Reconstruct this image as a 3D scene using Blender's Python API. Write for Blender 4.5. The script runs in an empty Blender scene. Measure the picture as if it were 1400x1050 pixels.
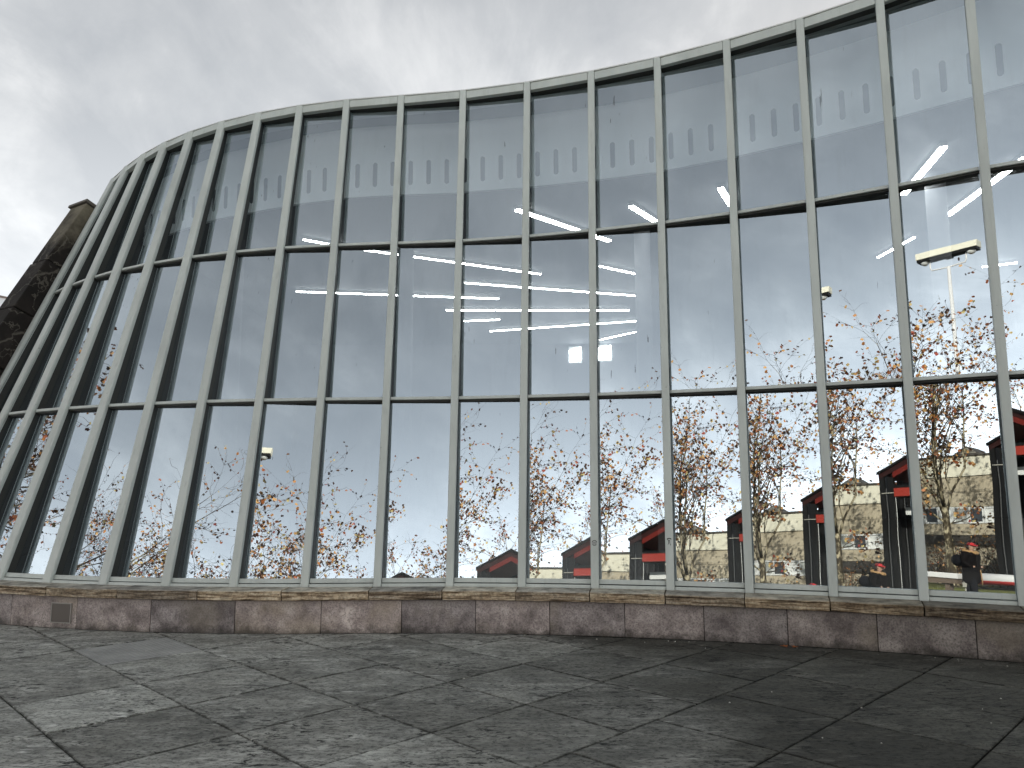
import bpy, bmesh, math, random
from mathutils import Vector, Matrix, Quaternion
sc = bpy.context.scene
C = sc.collection
rnd = random.Random(7)
PI = math.pi

# ------------------------------------------------------------------ camera
PITCH, ROLL, FPX = 0.1304984, -0.0033572, 1034.346
cd = bpy.data.cameras.new('camera'); cam = bpy.data.objects.new('camera', cd); C.objects.link(cam)
cd.sensor_width = 36.0; cd.lens = 36.0 * FPX / 1400.0; cd.clip_start = 0.05; cd.clip_end = 3000
cam.location = (0, 0, 1.6)
R = Matrix.Rotation(PITCH, 4, 'X') @ Matrix.Rotation(PI / 2, 4, 'X') @ Matrix.Rotation(ROLL, 4, 'Z')
cam.rotation_euler = R.to_euler()
sc.camera = cam

# ------------------------------------------------------------------ sky, sun, exposure
SUN_EL, SUN_AZ = math.radians(24), math.radians(33)     # azimuth clockwise from +Y
w = bpy.data.worlds.new("World"); sc.world = w; w.use_nodes = True
nt = w.node_tree; nt.nodes.clear()
def N_(t, **kw):
    n = nt.nodes.new(t)
    for k, v in kw.items(): setattr(n, k, v)
    return n
def mth(op, a, b=None, clamp=False):
    n = N_('ShaderNodeMath', operation=op, use_clamp=clamp)
    for i, x in enumerate((a, b)):
        if x is None: continue
        if hasattr(x, 'is_linked') or hasattr(x, 'links'): nt.links.new(x, n.inputs[i])
        else: n.inputs[i].default_value = x
    return n.outputs[0]
out = N_('ShaderNodeOutputWorld'); bg = N_('ShaderNodeBackground'); bg.inputs['Strength'].default_value = 0.1
nt.links.new(bg.outputs[0], out.inputs['Surface'])
sky = N_('ShaderNodeTexSky', sky_type='NISHITA'); sky.sun_disc = False
sky.sun_elevation = SUN_EL; sky.sun_rotation = SUN_AZ
tc = N_('ShaderNodeTexCoord'); sep = N_('ShaderNodeSeparateXYZ'); nt.links.new(tc.outputs['Generated'], sep.inputs[0])
zc_ = mth('MAXIMUM', sep.outputs[2], 0.0)
den = mth('ADD', zc_, 0.45)
px = mth('DIVIDE', sep.outputs[0], den); py = mth('DIVIDE', sep.outputs[1], den)
comb = N_('ShaderNodeCombineXYZ'); nt.links.new(px, comb.inputs[0]); nt.links.new(py, comb.inputs[1])
def cloud(scale, detail, rough, dist, rot, sx, sy, off):
    mp = N_('ShaderNodeMapping'); mp.inputs['Rotation'].default_value = (0, 0, rot)
    mp.inputs['Scale'].default_value = (sx, sy, 1); mp.inputs['Location'].default_value = off
    nt.links.new(comb.outputs[0], mp.inputs[0])
    nz = N_('ShaderNodeTexNoise'); nz.inputs['Scale'].default_value = scale; nz.inputs['Detail'].default_value = detail
    nz.inputs['Roughness'].default_value = rough; nz.inputs['Distortion'].default_value = dist
    nt.links.new(mp.outputs[0], nz.inputs['Vector']); return nz.outputs[0]
broad = cloud(2.1, 10, 0.58, 0.35, 0.5, 1.0, 0.8, (3.1, 1.7, 0))
wisp = cloud(5.0, 12, 0.62, 0.5, 0.9, 1.0, 0.55, (0.4, 5.2, 0))
v = mth('ADD', mth('MULTIPLY', broad, 0.62), mth('MULTIPLY', wisp, 0.38))
mr = N_('ShaderNodeMapRange'); nt.links.new(v, mr.inputs[0])
mr.inputs[1].default_value = 0.42; mr.inputs[2].default_value = 0.585; mr.inputs[3].default_value = 0.0; mr.inputs[4].default_value = 1.0
# brightness of the cloud sheet against elevation: paler towards the horizon as thin cloud is
el = N_('ShaderNodeValToRGB'); nt.links.new(zc_, el.inputs[0])
cr = el.color_ramp; cr.elements[0].position = 0.0; cr.elements[0].color = (1.15, 1.15, 1.16, 1)
cr.elements[1].position = 1.0; cr.elements[1].color = (0.28, 0.28, 0.29, 1)
for p_, c_ in ((0.12, 0.92), (0.20, 0.75), (0.26, 0.67), (0.40, 0.50), (0.55, 0.43), (0.72, 0.24)):
    e = cr.elements.new(p_); e.color = (c_, c_, c_, 1)
cc = N_('ShaderNodeValToRGB'); nt.links.new(mr.outputs[0], cc.inputs[0])
k = cc.color_ramp; k.elements[0].position = 0.0; k.elements[0].color = (7.1, 7.35, 7.6, 1)
k.elements[1].position = 1.0; k.elements[1].color = (10.8, 10.9, 10.9, 1)
e = k.elements.new(0.5); e.color = (8.3, 8.5, 8.65, 1)
mulc = N_('ShaderNodeMix', data_type='RGBA', blend_type='MULTIPLY'); mulc.inputs[0].default_value = 1.0
# the low cloud opposite the sun is front-lit and brighter than the backlit side
fz = mth('SUBTRACT', 1.0, mth('MULTIPLY', zc_, 1.85), clamp=True)
fy = mth('MULTIPLY', mth('SUBTRACT', 0.6, sep.outputs[1]), 0.70, clamp=True)
fac = mth('ADD', mth('MULTIPLY', mth('MULTIPLY', fz, fy), 2.1), 1.0)
vm = N_('ShaderNodeVectorMath', operation='SCALE'); nt.links.new(el.outputs[0], vm.inputs[0]); nt.links.new(fac, vm.inputs['Scale'])
nt.links.new(cc.outputs[0], mulc.inputs[6]); nt.links.new(vm.outputs[0], mulc.inputs[7])
mixs = N_('ShaderNodeMix', data_type='RGBA'); mixs.inputs[0].default_value = 0.93
nt.links.new(sky.outputs[0], mixs.inputs[6]); nt.links.new(mulc.outputs[2], mixs.inputs[7])
nt.links.new(mixs.outputs[2], bg.inputs['Color'])
sl = bpy.data.lights.new('sun', 'SUN'); sl.energy = 5.0; sl.angle = math.radians(0.6); sl.color = (1.0, 0.90, 0.74)
so = bpy.data.objects.new('sun', sl); C.objects.link(so)
sd = Vector((math.sin(SUN_AZ) * math.cos(SUN_EL), math.cos(SUN_AZ) * math.cos(SUN_EL), math.sin(SUN_EL)))
so.rotation_euler = sd.to_track_quat('Z', 'Y').to_euler(); so.location = (20, 40, 30)
vs = sc.view_settings; vs.view_transform = 'Standard'; vs.look = 'None'; vs.gamma = 1; vs.exposure = 0.76; vs.use_curve_mapping = False
sc.cycles.max_bounces = 8; sc.cycles.transparent_max_bounces = 12; sc.cycles.glossy_bounces = 4
sc.cycles.caustics_reflective = True; sc.cycles.caustics_refractive = False

# ------------------------------------------------------------------ helpers
def tag(o, label=None, cat=None, group=None, kind=None):
    if label: o['label'] = label
    if cat: o['category'] = cat
    if group: o['group'] = group
    if kind: o['kind'] = kind
    return o
def empty(name, loc=(0, 0, 0), rz=0):
    o = bpy.data.objects.new(name, None); C.objects.link(o); o.location = loc; o.rotation_euler = (0, 0, rz)
    o.empty_display_size = 0.2; return o
def link(name, me, parent=None, loc=None):
    o = bpy.data.objects.new(name, me); C.objects.link(o)
    if parent: o.parent = parent
    if loc is not None: o.location = loc
    return o
class MB:
    def __init__(s): s.v = []; s.f = []; s.m = []
    def add(s, vs, fs, mi=0):
        b = len(s.v); s.v += [tuple(v) for v in vs]
        for k, f in enumerate(fs):
            s.f.append(tuple(b + i for i in f)); s.m.append(mi if isinstance(mi, int) else mi[k])
    def hexa(s, c, mi=0):
        # c: 8 corners, bottom 0-3 ccw from above, top 4-7
        s.add(c, [(0, 3, 2, 1), (4, 5, 6, 7), (0, 1, 5, 4), (1, 2, 6, 5), (2, 3, 7, 6), (3, 0, 4, 7)], mi)
    def box(s, x0, x1, y0, y1, z0, z1, mi=0):
        s.hexa([(x0, y0, z0), (x1, y0, z0), (x1, y1, z0), (x0, y1, z0), (x0, y0, z1), (x1, y0, z1), (x1, y1, z1), (x0, y1, z1)], mi)
    def tube(s, pts, rad, n=8, mi=0, cap=True):
        pts = [Vector(p) for p in pts]; b = len(s.v); up = None
        for i, p in enumerate(pts):
            t = (pts[min(i + 1, len(pts) - 1)] - pts[max(i - 1, 0)]).normalized()
            if up is None: up = Vector((0, 0, 1)) if abs(t.z) < .9 else Vector((1, 0, 0))
            a = t.cross(up).normalized(); bb = a.cross(t).normalized(); up = bb
            r = rad[i] if isinstance(rad, (list, tuple)) else rad
            for k in range(n):
                q = 2 * PI * k / n; s.v.append(tuple(p + a * math.cos(q) * r + bb * math.sin(q) * r))
        for i in range(len(pts) - 1):
            for k in range(n):
                k2 = (k + 1) % n; s.f.append((b + i * n + k, b + i * n + k2, b + (i + 1) * n + k2, b + (i + 1) * n + k)); s.m.append(mi)
        if cap:
            s.f.append(tuple(b + k for k in range(n - 1, -1, -1))); s.m.append(mi)
            e = b + (len(pts) - 1) * n; s.f.append(tuple(e + k for k in range(n))); s.m.append(mi)
    def prism(s, poly, z0, z1, mi=0):
        n = len(poly); s.add([(x, y, z0) for x, y in poly] + [(x, y, z1) for x, y in poly],
            [tuple(range(n - 1, -1, -1)), tuple(range(n, 2 * n))] + [(i, (i + 1) % n, n + (i + 1) % n, n + i) for i in range(n)], mi)
    def mesh(s, name, mats, smooth=False, fixn=True, bevel=0.0, seg=2):
        me = bpy.data.meshes.new(name); me.from_pydata(s.v, [], s.f)
        for m in (mats if isinstance(mats, (list, tuple)) else [mats]): me.materials.append(m)
        for p, mi in zip(me.polygons, s.m): p.material_index = mi
        if fixn or bevel:
            bm = bmesh.new(); bm.from_mesh(me)
            if fixn: bmesh.ops.recalc_face_normals(bm, faces=bm.faces)
            if bevel:
                es = [e for e in bm.edges if len(e.link_faces) == 2 and e.calc_face_angle(0) > 0.6]
                bmesh.ops.bevel(bm, geom=es, offset=bevel, segments=seg, affect='EDGES', profile=0.6)
            bm.to_mesh(me); bm.free()
        if smooth:
            for p in me.polygons: p.use_smooth = True
        me.update(); return me
    def build(s, name, mats, parent=None, **kw): return link(name, s.mesh(name, mats, **kw), parent)

# ------------------------------------------------------------------ materials
def mat(name, col=(.5, .5, .5), rough=.6, metal=0.0, spec=0.5, build=None, emit=None, estr=0):
    m = bpy.data.materials.new(name); m.use_nodes = True; t = m.node_tree; b = t.nodes['Principled BSDF']
    b.inputs['Base Color'].default_value = (*col, 1); b.inputs['Roughness'].default_value = rough
    b.inputs['Metallic'].default_value = metal; b.inputs['Specular IOR Level'].default_value = spec
    if emit: b.inputs['Emission Color'].default_value = (*emit, 1); b.inputs['Emission Strength'].default_value = estr
    if build: build(t, b)
    return m
def nd(t, ty, **kw):
    n = t.nodes.new(ty)
    for k_, v_ in kw.items():
        if k_ in ('operation', 'blend_type', 'data_type', 'interpolation', 'feature', 'distance', 'wave_type', 'noise_dimensions', 'vector_type'): setattr(n, k_, v_)
        else: n.inputs[k_.replace('_', ' ')].default_value = v_
    return n
def noise(t, co, scale, detail=6, rough=.55, stretch=(1, 1, 1), rot=(0, 0, 0), dist=0.0):
    mp = t.nodes.new('ShaderNodeMapping'); mp.inputs['Scale'].default_value = stretch; mp.inputs['Rotation'].default_value = rot
    t.links.new(co, mp.inputs[0]); n = nd(t, 'ShaderNodeTexNoise', Scale=scale, Detail=detail, Roughness=rough, Distortion=dist)
    t.links.new(mp.outputs[0], n.inputs['Vector']); return n.outputs[0]
def ramp(t, src, stops):
    r = t.nodes.new('ShaderNodeValToRGB'); t.links.new(src, r.inputs[0]); e = r.color_ramp.elements
    e[0].position, e[0].color = stops[0][0], (*stops[0][1], 1); e[1].position, e[1].color = stops[-1][0], (*stops[-1][1], 1)
    for p, c in stops[1:-1]: q = e.new(p); q.color = (*c, 1)
    return r.outputs[0]
def mixc(t, fac, a, b, mode='MIX'):
    m = t.nodes.new('ShaderNodeMix'); m.data_type = 'RGBA'; m.blend_type = mode
    for s_, x in ((m.inputs[0], fac), (m.inputs[6], a), (m.inputs[7], b)):
        if hasattr(x, 'links'): t.links.new(x, s_)
        elif isinstance(x, tuple): s_.default_value = (*x, 1)
        else: s_.default_value = x
    return m.outputs[2]
def rng(t, src, a, b, c, d_):
    m = t.nodes.new('ShaderNodeMapRange'); t.links.new(src, m.inputs[0])
    for i_, x in zip((1, 2, 3, 4), (a, b, c, d_)): m.inputs[i_].default_value = x
    return m.outputs[0]
def bump(t, b, h, strength=.3, dist=.01):
    n = nd(t, 'ShaderNodeBump', Strength=strength, Distance=dist); t.links.new(h, n.inputs['Height']); t.links.new(n.outputs[0], b.inputs['Normal'])
def obco(t): return t.nodes.new('ShaderNodeTexCoord').outputs['Object']
def geo(t): return t.nodes.new('ShaderNodeNewGeometry')
def poco(t): return geo(t).outputs['Position']
def orand(t): return t.nodes.new('ShaderNodeObjectInfo').outputs['Random']

def offset_co(t, co, amt=37.0):
    r = orand(t); cx = t.nodes.new('ShaderNodeCombineXYZ')
    m1 = nd(t, 'ShaderNodeMath', operation='MULTIPLY'); m1.inputs[1].default_value = amt; t.links.new(r, m1.inputs[0])
    t.links.new(m1.outputs[0], cx.inputs[0]); t.links.new(m1.outputs[0], cx.inputs[1]); t.links.new(m1.outputs[0], cx.inputs[2])
    a = nd(t, 'ShaderNodeVectorMath', operation='ADD'); t.links.new(co, a.inputs[0]); t.links.new(cx.outputs[0], a.inputs[1]); return a.outputs[0]

def b_slab(t, b):
    co = offset_co(t, poco(t))
    streak = noise(t, co, 2.6, 10, .68, (0.95, 2.3, 1), (0, 0, .25), .9)
    cloudy = noise(t, co, 2.1, 8, .65)
    fine = noise(t, co, 32, 9, .78, (.8, 1.25, 1), (0, 0, .2))
    pit = noise(t, co, 15, 8, .74, (.75, 1.8, 1), (0, 0, .2), .6)
    c = ramp(t, streak, [(.32, (.085, .085, .079)), (.44, (.25, .253, .238)), (.56, (.41, .413, .387)), (.68, (.66, .66, .63))])
    c = mixc(t, rng(t, cloudy, .35, .68, 0, .6), c, (.34, .335, .30))
    c = mixc(t, rng(t, fine, .41, .51, .0, 1), mixc(t, .72, c, (.03, .031, .03)), c)
    pm = nd(t, 'ShaderNodeMath', operation='ADD'); t.links.new(pit, pm.inputs[0]); t.links.new(rng(t, noise(t, co, 1.9, 4, .6), .38, .62, .10, -.03), pm.inputs[1])
    c = mixc(t, rng(t, pm.outputs[0], .40, .45, 1, 0), c, (.018, .019, .018))
    vw = nd(t, 'ShaderNodeMath', operation='ADD'); t.links.new(noise(t, co, 6, 9, .78, (.45, 2.6, 1), (0, 0, .2), .8), vw.inputs[0]); t.links.new(rng(t, noise(t, co, 1.4, 3, .5), .45, .68, -.06, .09), vw.inputs[1])
    c = mixc(t, rng(t, vw.outputs[0], .60, .66, 0, .85), c, (.72, .72, .69))
    ox = t.nodes.new('ShaderNodeSeparateXYZ'); t.links.new(obco(t), ox.inputs[0])
    def edge(o_):
        a1 = nd(t, 'ShaderNodeMath', operation='SUBTRACT'); t.links.new(o_, a1.inputs[0]); a1.inputs[1].default_value = .4425
        a2 = nd(t, 'ShaderNodeMath', operation='ABSOLUTE'); t.links.new(a1.outputs[0], a2.inputs[0]); return a2.outputs[0]
    mx_ = nd(t, 'ShaderNodeMath', operation='MAXIMUM'); t.links.new(edge(ox.outputs[0]), mx_.inputs[0]); t.links.new(edge(ox.outputs[1]), mx_.inputs[1])
    me_ = nd(t, 'ShaderNodeMath', operation='ADD'); t.links.new(mx_.outputs[0], me_.inputs[0]); t.links.new(rng(t, noise(t, poco(t), 8, 6, .7), .35, .65, -.014, .018), me_.inputs[1])
    c = mixc(t, rng(t, me_.outputs[0], .426, .443, 0, .8), c, (.035, .034, .028))
    sp = noise(t, co, 42, 2, .5); c = mixc(t, rng(t, sp, .76, .79, 0, .7), c, (.45, .45, .42))
    c = mixc(t, 1.0, c, ramp(t, orand(t), [(0, (.70, .70, .68)), (.15, (.82, .82, .80)), (.5, (1.0, 1.0, .98)), (1, (1.24, 1.25, 1.23))]), 'MULTIPLY')
    # paving darkens towards the right-hand side of the plaza, with an uneven edge
    s_ = t.nodes.new('ShaderNodeSeparateXYZ'); t.links.new(poco(t), s_.inputs[0])
    right_dark = nd(t, 'ShaderNodeMath', operation='ADD'); t.links.new(s_.outputs[0], right_dark.inputs[0])
    t.links.new(rng(t, noise(t, poco(t), .7, 5, .6), .3, .7, -1.8, 1.8), right_dark.inputs[1])
    wf = rng(t, right_dark.outputs[0], -1.6, 1.9, 0, 1)
    c = mixc(t, wf, c, mixc(t, 1.0, c, (.23, .225, .21), 'MULTIPLY'))
    t.links.new(c, b.inputs['Base Color'])
    t.links.new(rng(t, streak, .3, .7, .62, .82), b.inputs['Roughness'])
    h = nd(t, 'ShaderNodeMath', operation='ADD'); t.links.new(streak, h.inputs[0]); t.links.new(rng(t, pit, .28, .45, 0, .5), h.inputs[1]); bump(t, b, h.outputs[0], .55, .02)
M_slab = mat('slate_paving', rough=.7, spec=.3, build=b_slab)
def b_tact(t, b):
    co = poco(t); mp = t.nodes.new('ShaderNodeMapping'); mp.inputs['Rotation'].default_value = (0, 0, PI / 4); t.links.new(co, mp.inputs[0])
    n = noise(t, co, 3, 6, .6); t.links.new(ramp(t, n, [(.3, (.22, .225, .215)), (.7, (.36, .36, .345))]), b.inputs['Base Color'])
M_tact = mat('tactile_slab', rough=.7, build=b_tact)
M_joint = mat('joint_sand', (.018, .018, .015), .95, spec=.1)
def b_ground(t, b):
    n = noise(t, poco(t), .6, 6, .6); t.links.new(ramp(t, n, [(.3, (.045, .045, .042)), (.7, (.075, .075, .07))]), b.inputs['Base Color'])
M_ground = mat('worn_ground', rough=.9, build=b_ground)
def b_face(t, b):
    co = offset_co(t, poco(t)); a = noise(t, co, 3.4, 10, .70); f = noise(t, co, 58, 8, .75); g = noise(t, co, 90, 3, .6)
    c = ramp(t, a, [(.36, (.15, .127, .122)), (.5, (.30, .262, .25)), (.64, (.48, .435, .41))])
    c = mixc(t, rng(t, f, .38, .54, 0, 1), mixc(t, .65, c, (.05, .043, .043)), c)
    c = mixc(t, rng(t, noise(t, co, 11, 9, .8), .60, .68, 0, .45), c, (.30, .28, .265))
    c = mixc(t, rng(t, g, .66, .72, 0, .7), c, (.42, .40, .38))
    c = mixc(t, rng(t, noise(t, co, 1.3, 3), .52, .64, 0, .4), c, (.25, .215, .155))
    z = t.nodes.new('ShaderNodeSeparateXYZ'); t.links.new(poco(t), z.inputs[0])
    zz = nd(t, 'ShaderNodeMath', operation='ADD'); t.links.new(z.outputs[2], zz.inputs[0]); t.links.new(rng(t, a, .3, .7, -.06, .06), zz.inputs[1])
    c = mixc(t, rng(t, zz.outputs[0], .0, .09, .75, 0), c, (.028, .026, .02))      # dirt splash along the foot
    c = mixc(t, rng(t, zz.outputs[0], .29, .37, 0, .45), c, (.06, .048, .036))    # drip stains below the coping
    c = mixc(t, 1.0, c, ramp(t, orand(t), [(0, (.72, .72, .74)), (1, (1.2, 1.15, 1.12))]), 'MULTIPLY')
    wf = rng(t, z.outputs[0], .5, 3.8, 0, .85)
    c = mixc(t, wf, c, mixc(t, 1.0, c, (.46, .46, .44), 'MULTIPLY'))
    t.links.new(c, b.inputs['Base Color']); bump(t, b, f, .35, .01)
M_face = mat('purple_grey_facing_stone', rough=.72, spec=.35, build=b_face)
def b_cop(t, b):
    co = offset_co(t, poco(t)); lam = noise(t, co, 3.0, 9, .68, (1.0, 1.0, 13), (0, 0.03, 0), .5); a = noise(t, co, 1.8, 5); f = noise(t, co, 30, 6, .7)
    c = ramp(t, lam, [(.36, (.025, .018, .013)), (.44, (.17, .125, .085)), (.52, (.40, .325, .24)), (.60, (.62, .56, .46)), (.68, (.17, .11, .06))])
    c = mixc(t, rng(t, a, .45, .7, 0, .7), c, (.16, .14, .115))
    c = mixc(t, rng(t, f, .35, .6, .6, 0), c, (.02, .017, .013))
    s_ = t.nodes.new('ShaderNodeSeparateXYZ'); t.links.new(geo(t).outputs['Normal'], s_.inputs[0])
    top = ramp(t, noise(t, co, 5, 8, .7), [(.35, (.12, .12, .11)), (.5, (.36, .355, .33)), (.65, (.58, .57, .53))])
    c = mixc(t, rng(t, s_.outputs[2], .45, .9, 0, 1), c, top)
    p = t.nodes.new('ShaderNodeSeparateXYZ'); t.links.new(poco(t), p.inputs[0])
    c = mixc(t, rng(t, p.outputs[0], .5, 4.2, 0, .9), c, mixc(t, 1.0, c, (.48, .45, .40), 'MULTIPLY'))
    c = mixc(t, 1.0, c, ramp(t, orand(t), [(0, (.7, .68, .66)), (1, (1.25, 1.18, 1.05))]), 'MULTIPLY')
    t.links.new(c, b.inputs['Base Color']); bump(t, b, lam, .7, .015)
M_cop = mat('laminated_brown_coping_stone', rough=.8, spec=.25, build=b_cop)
def paint(base, dark=.55):
    def f(t, b):
        co = poco(t); a = noise(t, co, 3.5, 7, .65, (1, 1, .22)); sp = noise(t, co, 34, 2, .5); st = noise(t, co, 20, 6, .7, (1, 1, .06))
        c = mixc(t, rng(t, a, .3, .72, 0, 1), tuple(x * .84 for x in base), tuple(min(1, x * 1.1) for x in base))
        c = mixc(t, rng(t, st, .56, .72, 0, .38), c, tuple(x * .55 for x in base))
        c = mixc(t, rng(t, sp, .765, .785, 0, .9), c, (.05, .05, .045))
        t.links.new(c, b.inputs['Base Color']); t.links.new(rng(t, a, .3, .7, .38, .55), b.inputs['Roughness'])
    return f
M_mul = mat('grey_green_steel_paint', rough=.45, spec=.45, build=paint((.455, .49, .465)))
M_gask = mat('black_gasket_and_inner_frame', (.030, .031, .028), .6, spec=.3)
M_flash = mat('roof_edge_flashing', (.62, .63, .61), .4, metal=.3)
# mirror-coated glazing: front face coated, edges and back clear
def coated():
    m = bpy.data.materials.new('reflective_coated_glass'); m.use_nodes = True; t = m.node_tree; t.nodes.clear()
    o = t.nodes.new('ShaderNodeOutputMaterial'); g = t.nodes.new('ShaderNodeBsdfGlossy'); tr = t.nodes.new('ShaderNodeBsdfTransparent'); mx = t.nodes.new('ShaderNodeMixShader')
    g.inputs['Roughness'].default_value = 0.0; g.inputs['Color'].default_value = (.86, .905, .94, 1)
    tr.inputs['Color'].default_value = (.90, .95, .97, 1)
    fr = t.nodes.new('ShaderNodeFresnel'); fr.inputs['IOR'].default_value = 1.5
    f = rng(t, fr.outputs[0], .04, 1.0, .46, 1.0)
    co = poco(t); film = noise(t, co, 1.6, 5, .6, (1, 1, .5)); dirt = noise(t, co, 9, 7, .7, (1, 1, .10))
    gc = mixc(t, rng(t, film, .3, .7, 0, .25), (.82, .92, 1.0), (.75, .86, .955))
    t.links.new(gc, g.inputs['Color'])
    nz = noise(t, offset_co(t, co), .9, 2, .4); bp = nd(t, 'ShaderNodeBump', Strength=.02, Distance=.05); t.links.new(nz, bp.inputs['Height']); t.links.new(bp.outputs[0], g.inputs['Normal'])
    t.links.new(f, mx.inputs[0]); t.links.new(tr.outputs[0], mx.inputs[1]); t.links.new(g.outputs[0], mx.inputs[2])
    df = t.nodes.new('ShaderNodeBsdfDiffuse'); df.inputs['Color'].default_value = (.35, .36, .34, 1); m2 = t.nodes.new('ShaderNodeMixShader')
    t.links.new(rng(t, dirt, .52, .8, 0.0, .05), m2.inputs[0]); t.links.new(mx.outputs[0], m2.inputs[1]); t.links.new(df.outputs[0], m2.inputs[2])
    st_ = noise(t, offset_co(t, co), 30, 2, .4, (1, 1, .02)); br = noise(t, offset_co(t, co), 1.1, 2, .5)
    sf = nd(t, 'ShaderNodeMath', operation='MULTIPLY'); t.links.new(rng(t, st_, .735, .75, 0, .5), sf.inputs[0]); t.links.new(rng(t, br, .52, .56, 0, 1), sf.inputs[1])
    d2 = t.nodes.new('ShaderNodeBsdfDiffuse'); d2.inputs['Color'].default_value = (.06, .065, .07, 1); m3 = t.nodes.new('ShaderNodeMixShader')
    t.links.new(sf.outputs[0], m3.inputs[0]); t.links.new(m2.outputs[0], m3.inputs[1]); t.links.new(d2.outputs[0], m3.inputs[2])
    t.links.new(m3.outputs[0], o.inputs['Surface']); return m
M_glass = coated()
def clearm():
    m = bpy.data.materials.new('clear_glass_back'); m.use_nodes = True; t = m.node_tree; t.nodes.clear()
    o = t.nodes.new('ShaderNodeOutputMaterial'); tr = t.nodes.new('ShaderNodeBsdfTransparent'); tr.inputs['Color'].default_value = (.96, .98, .97, 1)
    t.links.new(tr.outputs[0], o.inputs['Surface']); return m
M_clear = clearm()
M_inwall = mat('interior_grey_plaster', (.07, .07, .075), .8)
M_inceil = mat('interior_dark_ceiling', (.05, .052, .055), .9)
M_infloor = mat('interior_grey_floor', (.05, .05, .05), .6)
M_band = mat('bulkhead_white_paint', (.86, .87, .88), .7)
M_slot = mat('bulkhead_slot_painted_shade', (.06, .065, .075), .9)
M_lamp = mat('fluorescent_tube_glow', (.9, .9, .9), .5, emit=(1.0, 1.0, .98), estr=28)
M_winglow = mat('window_daylight_glow', (.9, .9, .9), .5, emit=(.93, .97, 1.0), estr=14)
M_roof = mat('roof_membrane', (.2, .2, .19), .9)

# ------------------------------------------------------------------ facade geometry (S-curve in plan, leaning back)
ZS = 0.4795; ZT = [0.4795, 2.6282, 4.7077, 6.9027]
LEAN0, DL, DQ, DC = .152678, -.21007, -.030643, -.039907
W_ = .805338
hd = [-31.11, -28.19, -24.29, -20.01, -15.56, -11.07, -6.58, -1.97, 1.31, 0.15, -4.99, -8.84, -11.82, -15.89, -19.05, -22.12, -25.88]
P = [(-8.3775, 10.5094), (-7.688, 10.0933), (-6.9781, 9.7129), (-6.2441, 9.3816), (-5.4874, 9.1061), (-4.7115, 8.8901), (-3.9212, 8.7354), (-3.1212, 8.6432), (-2.3163, 8.6155), (-1.5112, 8.6339), (-0.7058, 8.636), (0.0964, 8.566), (0.8922, 8.4422), (1.6805, 8.2773), (2.4551, 8.0568), (3.2163, 7.794), (3.9624, 7.4907), (4.6869, 7.1392)]
for j in range(9):
    hd.append(hd[-1] - 1.6 if j < 6 else hd[-1]); a = math.radians(hd[-1]); P.append((P[-1][0] + W_ * math.cos(a), P[-1][1] + W_ * math.sin(a)))
NM = len(P)
nrm = []
for i in range(NM):
    if i == 0: a = hd[0] - (hd[1] - hd[0]) / 2
    elif i == NM - 1: a = hd[-1]
    else: a = (hd[i - 1] + hd[i]) / 2
    a = math.radians(a); nrm.append(Vector((math.sin(a), -math.cos(a), 0)))
def leanf(i):
    t = min((i - 11) / 10, .6); return LEAN0 + DL * t + DQ * t * t + DC * t ** 3
def tang(i): n = nrm[i]; return Vector((-n.y, n.x, 0))
def upv(i): return (Vector((0, 0, 1)) - nrm[i] * leanf(i)).normalized()
def no3(i): return tang(i).cross(upv(i)).normalized()
def pt(i, z, a=0.0, b=0.0):
    base = Vector((P[i][0], P[i][1], z)) - nrm[i] * leanf(i) * (z - ZS)
    return base + tang(i) * a + no3(i) * b
GO = .14; E = (.011558, .021988, -.0009995)
TWEAK = {(7, 0): .046, (15, 1): .022, (14, 1): .033, (13, 1): .034, (12, 1): .030, (11, 1): .022, (10, 1): .022}
def pane_plane(i, r):
    a, b, c, e = pt(i, ZT[r]), pt(i + 1, ZT[r]), pt(i, ZT[r + 1]), pt(i + 1, ZT[r + 1])
    n = (e - a).cross(c - b).normalized()
    if n.y > 0: n = -n
    o = (a + b + c + e) / 4 - n * GO
    t = min(max((i - 13.5) / 3, -1.2), 1.2); n = n + Vector((0, 0, E[0] + E[1] * t + E[2] * t * t)); n.normalize()
    yw = TWEAK.get((i, r), 0)
    jr = random.Random(i * 7 + r); yw += jr.uniform(-.0022, .0022); n.z += jr.uniform(-.0012, .0012); n.normalize()
    n = Matrix.Rotation(yw, 3, 'Z') @ n
    return o, n

# ------------------------------------------------------------------ ground
g = MB(); g.box(-1500, 1500, -1500, 1500, -1.0, -.070); tag(g.build('ground', M_ground), kind='structure')
plaza = MB(); plaza.box(-30, 22, -12.4, 13.0, -.068, -.012); plaza = tag(plaza.build('plaza', M_joint), kind='structure')
S2 = math.sqrt(2); SU = .885                                   # slab size; u along +x+y, v along -x+y
def slab_mesh(su, sv, name='paving_slab'):
    m = MB(); g_ = .005; m.box(g_, su - g_, g_, sv - g_, -.05, 0.0); return m.mesh(name, M_slab, bevel=.005, seg=1)
slab_me = slab_mesh(SU, SU)
rest = MB(); cnt = 0
UA = 2.12 / S2; VB = .68 / S2                                   # joint offsets measured from the paving
sl_list = []
def outside_wall(x, y):
    # true if the point lies outside (camera side of) the plinth line
    for i in range(NM - 1):
        if P[i][0] - .01 <= x <= P[i + 1][0]:
            f = (x - P[i][0]) / (P[i + 1][0] - P[i][0]); yy = P[i][1] + f * (P[i + 1][1] - P[i][1]); return y < yy + .75
    return y < 12.3 if x < P[0][0] else False
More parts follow.
